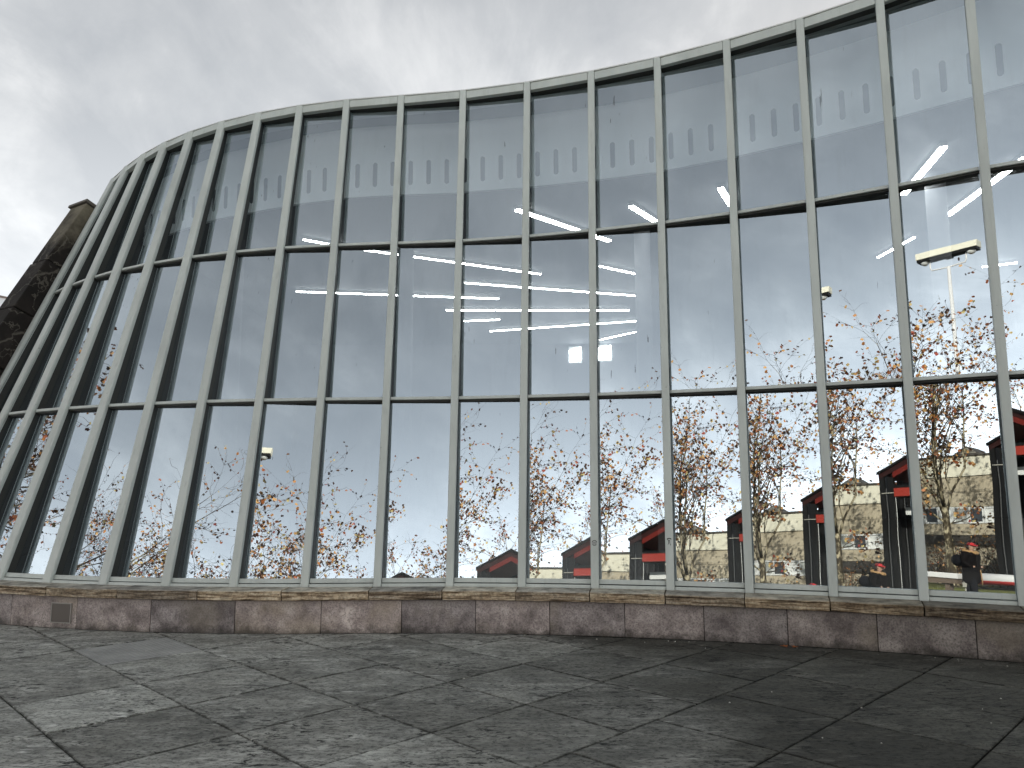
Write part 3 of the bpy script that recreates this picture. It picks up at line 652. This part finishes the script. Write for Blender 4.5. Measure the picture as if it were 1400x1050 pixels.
# ------------------------------------------------------------------ gabled walkway canopy: black frames, red lining
M_blk = mat('black_steel', (.010, .0095, .0095), .5, spec=.15)
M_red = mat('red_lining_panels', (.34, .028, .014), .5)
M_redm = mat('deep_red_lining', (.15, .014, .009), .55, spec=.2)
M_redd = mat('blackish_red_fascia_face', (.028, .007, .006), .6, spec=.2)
M_dgl = mat('tinted_side_glazing', (.008, .008, .009), .15, spec=.25)
M_gbar = mat('grey_glazing_bar', (.12, .12, .12), .5)
CN = empty('walkway_canopy', (-10.0, -25.6, 0)); tag(CN, 'gabled walkway canopy with black steel frames and bright red lining, mirrored in the lower panes', 'canopy')
CWD = 4.0; EV = 7.18; SL = .51; DEP = 4.8; AP = EV + SL * CWD / 2
def gable(mb, y0, y1, zoff0, zoff1, x_in=0.0, mi=0):
    # band following the roof slopes between two offsets below the roof line
    for sgn in (0, 1):
        xa, xb = (x_in, CWD / 2) if not sgn else (CWD - x_in, CWD / 2)
        za, zb = EV + SL * x_in, AP
        c = [(xa, y0, za + zoff0), (xb, y0, zb + zoff0), (xb, y1, zb + zoff0), (xa, y1, za + zoff0), (xa, y0, za + zoff1), (xb, y0, zb + zoff1), (xb, y1, zb + zoff1), (xa, y1, za + zoff1)]
        mb.hexa(c, mi)
m = MB(); gable(m, -DEP, 0.12, -.12, 0.0, -.05); m.build('roof_cover', M_blk, CN)
for y in (0, -DEP + .3):
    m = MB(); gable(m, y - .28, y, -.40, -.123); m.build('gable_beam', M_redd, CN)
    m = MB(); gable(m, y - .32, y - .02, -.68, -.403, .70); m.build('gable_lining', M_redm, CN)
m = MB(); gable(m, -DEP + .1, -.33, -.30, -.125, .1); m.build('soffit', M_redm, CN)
for xx, sg in ((0, 1), (CWD, -1)):
    for y in (0.0, -2.3, -DEP + .3):
        m = MB(); x0, x1 = sorted((xx, xx + sg * .26)); m.box(x0, x1, y - .28, y - .001, 0, EV - .1); m.build('post', M_blk, CN)
        m = MB(); x0, x1 = sorted((xx + sg * .44, xx + sg * .70)); m.box(x0, x1, y - .28, y - .001, 0, EV - .3); m.build('inner_post', M_blk, CN)
        m = MB(); x0, x1 = sorted((xx + sg * .262, xx + sg * .438)); m.box(x0, x1, y - .2, y - .10, 0, EV - .25); m.build('side_glazing', M_dgl, CN)
        m = MB(); x0, x1 = sorted((xx + sg * .30, xx + sg * .33)); m.box(x0, x1, y - .09, y - .05, .3, 6.3); m.build('glazing_bar', M_gbar, CN)
    m = MB(); x0, x1 = sorted((xx + sg * .05, xx + sg * .09)); m.box(x0, x1, -DEP + .5, -.3, .5, EV - .4); m.build('side_glazing', M_dgl, CN)
    m = MB(); x0, x1 = sorted((xx + sg * .1, xx + sg * .7)); m.box(x0, x1, .002, .03, 6.02, 6.06); m.build('tie_wire', M_grate, CN)
m = MB(); m.box(.70, CWD - .70, -.30, -.05, 5.86, 6.30); m.build('cross_beam', M_red, CN)
m = MB(); m.box(.70, CWD - .70, -.55, -.02, 6.301, 6.44); m.build('cross_beam_cap', M_blk, CN)
m = MB(); m.box(.70, CWD - .70, -.52, -.31, 5.80, 5.855); m.build('cross_beam_edge', M_blk, CN)
m = MB(); m.box(.78, CWD - .70, -1.4, -1.2, 5.02, 5.42); m.build('white_beam', M_wfr, CN)
m = MB(); m.box(.75, .77, -.10, -.08, 0, 5.8); m.build('drain_pipe', M_wfr, CN)

# ------------------------------------------------------------------ white slab bench and red and white pipe
M_wpipe = mat('white_gloss_paint', (.80, .78, .77), .35); M_rpipe = mat('red_gloss_paint', (.62, .05, .05), .35); M_bside = mat('brown_bench_side', (.14, .10, .075), .7)
bn = empty('slab_bench', (-8.2, -14.2, 0)); tag(bn, 'long white topped slab bench with brown sides standing on the lawn behind the walker', 'bench')
m = MB(); m.hexa([(-3.6, -.35, .56), (1.95, -.20, .52), (1.95, .30, .52), (-3.6, .30, .56), (-3.6, -.35, .74), (1.95, -.20, .70), (1.95, .30, .70), (-3.6, .30, .74)]); m.build('seat', M_wpipe, bn, bevel=.02)
m = MB(); m.box(-3.5, 1.9, -.25, .24, .34, .518); m.build('apron', M_bside, bn)
for x in (-3.0, -1.6, -.2, 1.4): m = MB(); m.box(x, x + .16, -.15, .15, -.012, .339); m.build('leg', M_bside, bn)
pp = empty('barrier_pipe', (-1.2, -14.2, 0)); tag(pp, 'thick white pipe with a red underside on short feet in front of the walker', 'pipe')
for j in range(3):
    m = MB(); x0 = -4.9 + j * 3.0
    n = 20
    pts = [(x0 + .004, 0, .55), (x0 + 2.99, 0, .55)]
    m.tube(pts, .19, n)
    o = m.build('pipe_length', [M_wpipe, M_rpipe], pp, smooth=True)
    for p_ in o.data.polygons:
        if abs(p_.normal.x) < .5 and p_.normal.z < -.42: p_.material_index = 1
        if abs(p_.normal.x) > .5: p_.use_smooth = False
    m = MB(); m.tube([(x0 + .0, 0, .55), (x0 + .05, 0, .55)], .205, 20); m.build('collar', M_wpipe, pp)
    m = MB(); m.box(x0 - .05, x0 + .11, -.16, .16, .24, .40); m.box(x0 - .02, x0 + .07, -.07, .07, .06, .24); m.box(x0 - .14, x0 + .2, -.17, .17, -.012, .06); m.build('foot', M_grate, pp)
hb = MB()   # dark strip added to stand in for shade under the pipe
hb.box(-4.8, 4.0, -.05, .05, .20, .27); hb.build('under_pipe_shade', M_blk, pp)

# ------------------------------------------------------------------ lamp posts with twin heads
def lamp(loc, rz, label, H_=12.0, s=1.0):
    r = empty('lamp_post', loc, rz); r.scale = (s, s, s); H_ = H_ / s; tag(r, label, 'lamp post', 'twin headed lamp posts')
    m = MB(); m.tube([(0, 0, -.02), (0, 0, H_ * .5), (0, 0, H_ - .45)], [.095, .08, .06], 14); m.build('pole', M_wpipe, r, smooth=True)
    m = MB(); m.tube([(-.62, 0, H_ + .03), (-.62, 0, H_ - .33), (-.57, 0, H_ - .44), (0, 0, H_ - .47), (.57, 0, H_ - .44), (.62, 0, H_ - .33), (.62, 0, H_ + .03)], .028, 8); m.build('yoke', M_wpipe, r, smooth=True)
    m = MB(); m.hexa([(-1.06, -.20, H_ + .04), (1.06, -.20, H_ + .04), (1.06, .20, H_ + .04), (-1.06, .20, H_ + .04), (-1.08, -.16, H_ + .30), (1.08, -.16, H_ + .30), (1.08, .16, H_ + .30), (-1.08, .16, H_ + .30)]); m.build('head_housing', M_cream, r, bevel=.015)
    m = MB(); m.box(-1.04, 1.04, -.17, .17, H_ - .06, H_ + .039); m.build('head_tray', M_blk, r)
    for x in (-.80, .80):
        m = MB(); n = 12; vs_ = []
        for a in range(5):
            q = a / 4 * PI / 2; vs_ += [(x + .15 * math.cos(q) * math.cos(2 * PI * k_ / n), .15 * math.cos(q) * math.sin(2 * PI * k_ / n), H_ - .061 - .13 * math.sin(q)) for k_ in range(n)]
        m.add(vs_, [(a * n + k_, a * n + (k_ + 1) % n, (a + 1) * n + (k_ + 1) % n, (a + 1) * n + k_) for a in range(4) for k_ in range(n)]); m.build('lamp_bowl', M_wfr, r, smooth=True)
    m = MB(); m.box(-.12, .12, -.19, .19, H_ - .10, H_ - .0605); m.build('gear_box', M_blk, r)
    return r
lamp((-19.4, -28.0, 0), math.radians(-11), 'tall white lamp post with a twin lamp head high in the right hand mirror panes', 19.9, 1.68)

# ------------------------------------------------------------------ plane trees with thinning autumn leaves
def b_bark(t, b):
    co = obco(t); a = noise(t, co, 3.2, 5, .6, (1, 1, .55)); c = ramp(t, a, [(.36, (.03, .023, .015)), (.50, (.075, .058, .036)), (.60, (.50, .43, .29)), (.68, (.07, .055, .035))])
    t.links.new(c, b.inputs['Base Color']); bump(t, b, a, .3, .02)
M_bark = mat('mottled_plane_bark', rough=.85, spec=.2, build=b_bark)
M_twig = mat('thin_twigs', (.055, .038, .025), .85, spec=.2)
def b_leaf(t, b):
    r = geo(t).outputs['Random Per Island']
    c = ramp(t, r, [(0, (.025, .014, .010)), (.30, (.070, .032, .016)), (.44, (.34, .095, .03)), (.56, (.56, .23, .06)), (.74, (.72, .44, .17)), (.82, (.36, .045, .03)), (.92, (.72, .58, .25)), (1, (.08, .06, .03))])
    t.nodes[-1]; t.links.new(c, b.inputs['Base Color'])
M_leaf = mat('autumn_leaves', rough=.6, spec=.3, build=b_leaf)
def tree_meshes(seed, Ht, lean_=(0, 0), clear=.33, spread=1.0, leaves=1.0, r0=.23, ls=1.0):
    R_ = random.Random(seed); tb = MB(); tw = MB(); lf = MB(); limbs = [MB()]; clump = [.4]
    def leaf(p):
        sz = R_.uniform(.06, .12) * ls; q = Quaternion((R_.gauss(0, 1), R_.gauss(0, 1), R_.gauss(0, 1), R_.gauss(0, 1))).normalized()
        pts = [(-.2, -1, 0), (.2, -1, 0), (.95, -.35, .25), (.55, .15, .08), (.75, .75, .2), (0, 1.15, 0), (-.75, .75, .2), (-.55, .15, .08), (-.95, -.35, .25)]
        vs_ = [Vector(p) + q @ (Vector(a) * sz) for a in pts]
        lf.add(vs_, [(0, 1, 2, 3, 7, 8), (3, 4, 5, 6, 7)])
    def grow(p, d, L, r, lev):
        n = 5 if lev < 2 else 4
        pts = [p.copy()]; rads = [r]; q = p.copy(); dd = d.copy(); segs = []
        for k_ in range(n):
            wob = .13 + .05 * lev
            dd = (dd + Vector((R_.gauss(0, wob), R_.gauss(0, wob), R_.gauss(.02 if lev > 2 else .05, wob * .6)))).normalized(); q = q + dd * (L / n)
            pts.append(q.copy()); rads.append(r * (1 - .62 * (k_ + 1) / n)); segs.append((q.copy(), dd.copy(), rads[-1]))
        tgt = tb if lev == 0 else (limbs[0] if lev <= 2 else tw)
        tgt.tube(pts, rads, 9 if lev == 0 else (6 if lev <= 2 else 3), cap=(lev <= 1))
        if lev >= 4:
            for (a, b_, c_) in segs:
                if R_.random() < clump[0] * leaves * 1.75: leaf(a + Vector((R_.gauss(0, .07), R_.gauss(0, .07), R_.gauss(-.05, .06))))
            return
        if lev == 3: clump[0] = R_.choice((.12, .3, .6, 1.2))
        nb = {1: 6, 2: 6, 3: 5}[lev] if lev else 0
        for j in range(nb):
            k_ = min(n - 1, int((j + .6) / nb * n)) if lev < 3 else R_.randrange(n)
            a, b_, c_ = segs[k_]
            ax = Vector((R_.gauss(0, 1), R_.gauss(0, 1), R_.gauss(0, .4))); ax = (ax - b_ * ax.dot(b_)).normalized()
            ang = R_.uniform(.45, 1.0); nd_ = (b_ * math.cos(ang) + ax * math.sin(ang)); nd_.z += .12 * (3 - lev) ; nd_.normalize()
            grow(a, nd_, L * R_.uniform(.42, .62), max(c_ * .62, .0085), lev + 1)
    # trunk then ascending limbs
    th = Ht * clear; base = Vector((0, 0, -.03)); top = Vector((lean_[0], lean_[1], th))
    mid = base.lerp(top, .5) + Vector((R_.uniform(-.08, .08), R_.uniform(-.08, .08), 0))
    tb.tube([base, base + Vector((0, 0, .25)), mid, top], [r0 * 1.5, r0 * 1.08, r0 * .95, r0 * .86], 12)
    nl = 6
    for k_ in range(nl):
        a = 2 * PI * k_ / nl + R_.uniform(-.4, .4); tilt = R_.uniform(.25, .75) * spread if k_ else .06
        d = Vector((math.cos(a) * math.sin(tilt), math.sin(a) * math.sin(tilt), math.cos(tilt)))
        grow(top - Vector((0, 0, R_.uniform(0, .9) if k_ else 0)), d, (Ht - th) * (R_.uniform(.72, .95) if k_ else 1.0) , r0 * (.36 if k_ else .55), 1)
    # small side branches low on the trunk
    for k_ in range(3):
        a = R_.uniform(0, 2 * PI); grow(base.lerp(top, R_.uniform(.55, .9)), Vector((math.cos(a), math.sin(a), .35)).normalized(), Ht * .16, r0 * .22, 2)
    return (tb.mesh('trunk', M_bark, smooth=True, fixn=False), limbs[0].mesh('limbs', M_bark, smooth=True, fixn=False), tw.mesh('twigs', M_twig, fixn=False), lf.mesh('leaves', M_leaf, fixn=False))
TV = {'a': tree_meshes(11, 14.0, (-.1, .1)), 'b': tree_meshes(23, 12.6, (.2, 0), spread=1.15), 'c': tree_meshes(37, 11.0, (-.2, .1), clear=.3, leaves=1.0, r0=.19), 'd': tree_meshes(51, 12.0, (.1, .1), clear=.28, leaves=1.1, r0=.20, ls=.66), 'e': tree_meshes(64, 11.0, (.1, .1), clear=.22, spread=1.3, leaves=2.6, r0=.20, ls=.8)}
def tree(v, loc, rz, s, label):
    r = empty('plane_tree', loc, rz); r.scale = (s, s, s); tag(r, label, 'tree', 'plane trees across the plaza')
    for nm, me in zip(('trunk', 'limbs', 'twigs', 'leaves'), TV[v]):
        o = link(nm, me, r)
        if nm in ('twigs', 'leaves'): o['kind'] = 'stuff'
    return r
TREES = [('a', (-12.9, -27.0), 0.3, 1.15, 'tallest mottled plane tree, just left of the red lined canopy in the mirror panes'),
 ('b', (-8.2, -32.5), 1.9, .92, 'plane tree standing behind the red lined canopy'),
 ('b', (-19.5, -30.5), 3.3, 1.2, 'second plane tree along from the canopy, its crown crossing the tall lamp pole'),
 ('a', (-26.5, -30.0), 5.0, 1.05, 'third plane tree along from the canopy'),
 ('c', (-17.5, -17.5), .8, 1.2, 'plane tree forward of the row, with its dense low branches'),
 ('d', (-21.5, -9.0), 2.4, .9, 'low crowned plane tree mirrored faintly below the pale interior strips'),
 ('d', (-23.5, -3.5), 5.6, .93, 'plane tree with a low pale fork, mirrored in a narrow pane at the left'),
 ('d', (-29.0, .5), 1.2, .85, 'thin plane tree behind the low forked one at the left'),
 ('d', (-29.0, 6.5), 3.9, .85, 'plane tree mirrored in the third narrow pane from the pier'),
 ('e', (-20.5, 12.5), 2.9, .86, 'dense orange plane tree closest to the stone pier'),
 ('b', (-4.5, -30.5), .2, 1.0, 'plane tree right of the red lined canopy')]
for v, (x, y), rz, s, lb in TREES: tree(v, (x, y, 0), rz, s * (.78 if y < -14 else .88), lb)
# low bare shrubs between the trees and the building
def shrub_mesh(seed):
    R_ = random.Random(seed); m = MB(); lf = MB()
    for k_ in range(38):
        a = R_.uniform(0, 2 * PI); t_ = R_.uniform(.1, .8); p = Vector((R_.gauss(0, .25), R_.gauss(0, .25), 0)); d = Vector((math.cos(a) * t_, math.sin(a) * t_, 1)).normalized(); pts = [p.copy()]
        for j in range(5): d = (d + Vector((R_.gauss(0, .25), R_.gauss(0, .25), R_.gauss(0, .1)))).normalized(); p = p + d * R_.uniform(.35, .6); pts.append(p.copy())
        m.tube(pts, [.022, .018, .014, .01, .008, .005], 3, cap=False)
        for q in pts[1:]:
            for _ in range(3):
                e = q + Vector((R_.gauss(0, .25), R_.gauss(0, .25), R_.gauss(.1, .2))); m.tube([q, e], [.006, .004], 3, cap=False)
                if R_.random() < .6:
                    s_ = .05; n_ = Vector((R_.gauss(0, 1), R_.gauss(0, 1), R_.gauss(0, 1))).normalized(); u_ = n_.orthogonal().normalized(); w2 = n_.cross(u_); lf.add([e - u_ * s_, e - w2 * s_, e + u_ * s_, e + w2 * s_], [(0, 1, 2, 3)])
    return m.mesh('stems', M_twig, fixn=False), lf.mesh('leaves', M_leaf, fixn=False)
SV = [shrub_mesh(5), shrub_mesh(9)]
SHL = ['bare twiggy shrub left of centre in the row before the long building', 'smallest bare shrub of the row before the long building', 'bare shrub nearest the canopy posts', 'bare shrub set back against the wall of the long building', 'largest bare shrub of the row, close to the long building', 'bare shrub at the far left of the row']
for k_, (x, y, s) in enumerate([(-15.5, -33.5, 1.2), (-12.6, -34.5, 1.0), (-9.4, -34, 1.3), (-17.6, -35.5, 1.1), (-14.2, -36, 1.4), (-20.5, -34, 1.0)]):
    r = empty('shrub', (x, y, 0), k_ * 1.3); r.scale = (s, s, s)
    tag(r, SHL[k_], 'shrub', 'bare shrubs in front of the long building')
    o = link('stems', SV[k_ % 2][0], r); o['kind'] = 'stuff'; o = link('leaves', SV[k_ % 2][1], r); o['kind'] = 'stuff'

# ------------------------------------------------------------------ the walker
def skin(name, verts, edges, radii, m, parent, root=0, sub=2):
    me = bpy.data.meshes.new(name); me.from_pydata([Vector(v) for v in verts], edges, []); o = bpy.data.objects.new(name, me); C.objects.link(o)
    md = o.modifiers.new('s', 'SKIN'); 
    for i, r in enumerate(radii):
        sv = me.skin_vertices[0].data[i]; sv.radius = (r, r) if isinstance(r, (int, float)) else r; sv.use_root = (i == root)
    md.use_smooth_shade = True
    s_ = o.modifiers.new('u', 'SUBSURF'); s_.levels = s_.render_levels = sub
    dg = bpy.context.evaluated_depsgraph_get(); nm = bpy.data.meshes.new_from_object(o.evaluated_get(dg)); bpy.data.objects.remove(o)
    nm.materials.clear(); nm.materials.append(m)
    for p_ in nm.polygons: p_.use_smooth = True
    r_ = link(name, nm, parent); return r_
def chain(vs, ed, ra, pts, rr, start=None):
    prev = start
    for p, r in zip(pts, rr):
        vs.append(p); ra.append(r); i = len(vs) - 1
        if prev is not None: ed.append((prev, i))
        prev = i
    return prev
M_skin = mat('skin', (.52, .33, .24), .55); M_coat = mat('black_winter_coat', (.010, .008, .008), .95, spec=.05); M_trou = mat('dark_trousers', (.011, .011, .014), .9, spec=.08); M_fur = mat('tan_fur_hood_trim', (.42, .25, .11), .95)
M_pack = mat('black_rucksack', (.010, .010, .013), .9, spec=.08); M_shoe = mat('dark_shoes', (.03, .022, .018), .5); M_hair = mat('dark_hair', (.03, .02, .015), .7); M_eye = mat('dark_eye', (.02, .015, .012), .3); M_lip = mat('lips', (.40, .17, .14), .5)
def b_hat(t, b):
    v = nd(t, 'ShaderNodeTexVoronoi', Scale=16.0); t.links.new(obco(t), v.inputs['Vector']); s_ = t.nodes.new('ShaderNodeSeparateColor'); t.links.new(v.outputs['Color'], s_.inputs[0])
    r_ = t.nodes.new('ShaderNodeValToRGB'); r_.color_ramp.interpolation = 'CONSTANT'; t.links.new(s_.outputs[0], r_.inputs[0]); e = r_.color_ramp.elements; e[0].color = (.52, .03, .035, 1); e[1].position = .58; e[1].color = (.02, .015, .02, 1); t.links.new(r_.outputs[0], b.inputs['Base Color'])
M_hat = mat('red_and_black_knit', rough=.95, build=b_hat)
pr = empty('person', (-3.36, -8.9, 0), math.radians(4)); pr.scale = (1.24, 1.15, .965); tag(pr, 'person in a long black coat and red and black knit hat walking with a rucksack', 'person')
# facing +x; one continuous body
vs_, ed, ra = [], [], []
chain(vs_, ed, ra, [(0, 0, .93), (0, 0, 1.08), (.01, 0, 1.24), (.02, 0, 1.36), (.04, 0, 1.44), (.055, 0, 1.52), (.07, 0, 1.60), (.065, 0, 1.66)], [(.13, .15), (.12, .14), (.13, .16), (.09, .12), .052, (.075, .07), (.098, .078), (.085, .07)])
for sg, kx in ((1, .16), (-1, -.14)):
    h_ = chain(vs_, ed, ra, [(0, .09 * sg, .88), (kx * .6, .10 * sg, .50), (kx * .9 - .03, .10 * sg, .10)], [.09, .062, .045], 0)
    chain(vs_, ed, ra, [(kx * .9 + .03, .105 * sg, .045), (kx * .9 + .14, .11 * sg, .035)], [.042, .032], h_)
    chain(vs_, ed, ra, [(.01, .19 * sg, 1.34), (-.04, .235 * sg, 1.08), (.11, .20 * sg, .93), (.19, .17 * sg, .95)], [.06, .048, .036, .034], 3)
body = skin('body', vs_, ed, ra, M_skin, pr)
# coat
vs_, ed, ra = [], [], []
chain(vs_, ed, ra, [(.0, 0, .40), (.0, 0, .70), (0, 0, .96), (.0, 0, 1.16), (.01, 0, 1.30), (.03, 0, 1.40)], [(.22, .23), (.225, .23), (.215, .225), (.21, .225), (.18, .21), (.12, .14)], None)
for sg in (1, -1): chain(vs_, ed, ra, [(.01, .20 * sg, 1.32), (-.04, .25 * sg, 1.08), (.11, .21 * sg, .93), (.16, .18 * sg, .94)], [.095, .075, .062, .058], 4)
skin('coat', vs_, ed, ra, M_coat, pr)
vs_, ed, ra = [], [], []
chain(vs_, ed, ra, [(0, 0, .86)], [(.14, .16)])
for sg, kx in ((1, .16), (-1, -.14)): chain(vs_, ed, ra, [(kx * .3, .10 * sg, .72), (kx * .6, .10 * sg, .48), (kx * .9 - .03, .10 * sg, .12)], [.105, .082, .066], 0)
skin('trousers', vs_, ed, ra, M_trou, pr)
for sg, kx in ((1, .16), (-1, -.14)):
    vs_, ed, ra = [], [], []; chain(vs_, ed, ra, [(kx * .9 - .05, .105 * sg, .06), (kx * .9 + .04, .108 * sg, .05), (kx * .9 + .17, .112 * sg, .042)], [.055, .052, .042]); skin('shoe', vs_, ed, ra, M_shoe, pr, sub=1)
vs_, ed, ra = [], [], []
chain(vs_, ed, ra, [(-.03, 0, 1.575), (-.03, 0, 1.64), (-.02, 0, 1.70)], [(.105, .10), (.115, .105), (.06, .06)]); vs_ = [(x + .085, y, z) for x, y, z in vs_]; skin('knit_hat', vs_, ed, ra, M_hat, pr)
m = MB(); m.tube([(.085 + .105 * math.cos(a), .098 * math.sin(a), 1.615 + .03 * -math.cos(a)) for a in [2 * PI * k_ / 18 for k_ in range(19)]], .022, 6); m.build('hat_brim', M_hat, pr, smooth=True)
m = MB(); m.tube([(.01 + .13 * math.cos(a), .15 * math.sin(a), 1.40 + .05 * -math.cos(a)) for a in [2 * PI * k_ / 18 for k_ in range(19)]], [.055 + .01 * math.sin(k_ * 2.3) for k_ in range(19)], 8); m.build('fur_collar', M_fur, pr, smooth=True)
m = MB(); m.tube([(.215, 0, .86), (.23, 0, .66), (.235, 0, .42)], .014, 6); m.build('fur_front_edge', M_fur, pr, smooth=True)
vs_, ed, ra = [], [], []; chain(vs_, ed, ra, [(-.12, 0, 1.30), (-.19, 0, 1.13), (-.13, 0, .93)], [(.15, .14), (.21, .18), (.15, .14)]); vs_ = [(x - .13, y, z) for x, y, z in vs_]; skin('rucksack', vs_, ed, ra, M_pack, pr)
for sg in (1, -1):
    m = MB(); m.tube([(-.16, .12 * sg, 1.37), (-.02, .14 * sg, 1.46), (.12, .15 * sg, 1.36), (.16, .16 * sg, 1.18), (.02, .19 * sg, 1.02), (-.16, .14 * sg, 1.0)], .02, 6); m.build('rucksack_strap', M_pack, pr, smooth=True)
    m = MB(); m.tube([(.154, .034 * sg, 1.585), (.163, .034 * sg, 1.585)], .011, 8); m.build('eye', M_eye, pr)
    m = MB(); m.tube([(.055, .082 * sg, 1.59), (.05, .088 * sg, 1.57), (.055, .083 * sg, 1.545)], .014, 6); m.build('ear', M_skin, pr, smooth=True)
m = MB(); m.tube([(.155, 0, 1.59), (.178, 0, 1.562), (.188, 0, 1.548), (.165, 0, 1.538)], [.010, .014, .017, .012], 8); m.build('nose', M_skin, pr, smooth=True)
m = MB(); m.tube([(.146, -.024, 1.512), (.156, 0, 1.513), (.146, .024, 1.512)], .008, 6); m.build('mouth', M_lip, pr, smooth=True)
m = MB(); m.tube([(.0, -.03, 1.60), (-.03, -.0, 1.56), (-.01, .03, 1.50)], [.05, .06, .04], 8); m.build('hair', M_hair, pr, smooth=True)

# ------------------------------------------------------------------ small things lying on the paving
M_dl = mat('fallen_orange_leaf', (.36, .12, .04), .7); M_bit = mat('pale_litter_bits', (.42, .41, .37), .8)
def fallen(loc, s, rz, label, m_=M_dl):
    pts = [(-.15, -1), (.15, -1), (.3, -.45), (1.0, -.5), (.6, 0), (.85, .6), (.3, .45), (0, 1.15), (-.3, .45), (-.85, .6), (-.6, 0), (-1.0, -.5), (-.3, -.45)]
    m = MB(); n = len(pts); m.add([(x * s, y * s, .006 + .22 * s * abs(x) ** 1.5) for x, y in pts] + [(x * s, y * s, .004 + .22 * s * abs(x) ** 1.5) for x, y in pts], [tuple(range(n)), tuple(range(2 * n - 1, n - 1, -1))])
    o = m.build('fallen_leaf', m_, fixn=False); o.location = loc; o.rotation_euler = (0, 0, rz); tag(o, label, 'leaf', 'fallen leaves on the paving'); return o
fallen((2.66, 7.70, .0), .042, .6, 'orange fallen leaf lying at the foot of the plinth, left of its pair')
fallen((2.76, 7.67, .0), .036, 2.1, 'orange fallen leaf lying at the foot of the plinth, right of its pair')
bt = MB(); r_ = random.Random(12)
for _ in range(75):
    if r_.random() < .5:
        p, n = parc(r_.uniform(4, 17)); q = p + n * (.24 + abs(r_.gauss(0, .12)))
    else: q = Vector((r_.uniform(-5, 6), r_.uniform(4.4, 8), 0))
    s_ = r_.uniform(.002, .008); a = r_.uniform(0, 6)
    bt.hexa([(q.x + s_ * math.cos(a + k_ * PI / 2) * (1.6 if k_ % 2 else 1), q.y + s_ * math.sin(a + k_ * PI / 2), .0) for k_ in range(4)] + [(q.x + .7 * s_ * math.cos(a + k_ * PI / 2), q.y + .7 * s_ * math.sin(a + k_ * PI / 2), s_ * .5 + .002) for k_ in range(4)])
tag(bt.build('litter_bits', M_bit), 'tiny pale crumbs of litter scattered over the dark paving', 'litter', kind='stuff')
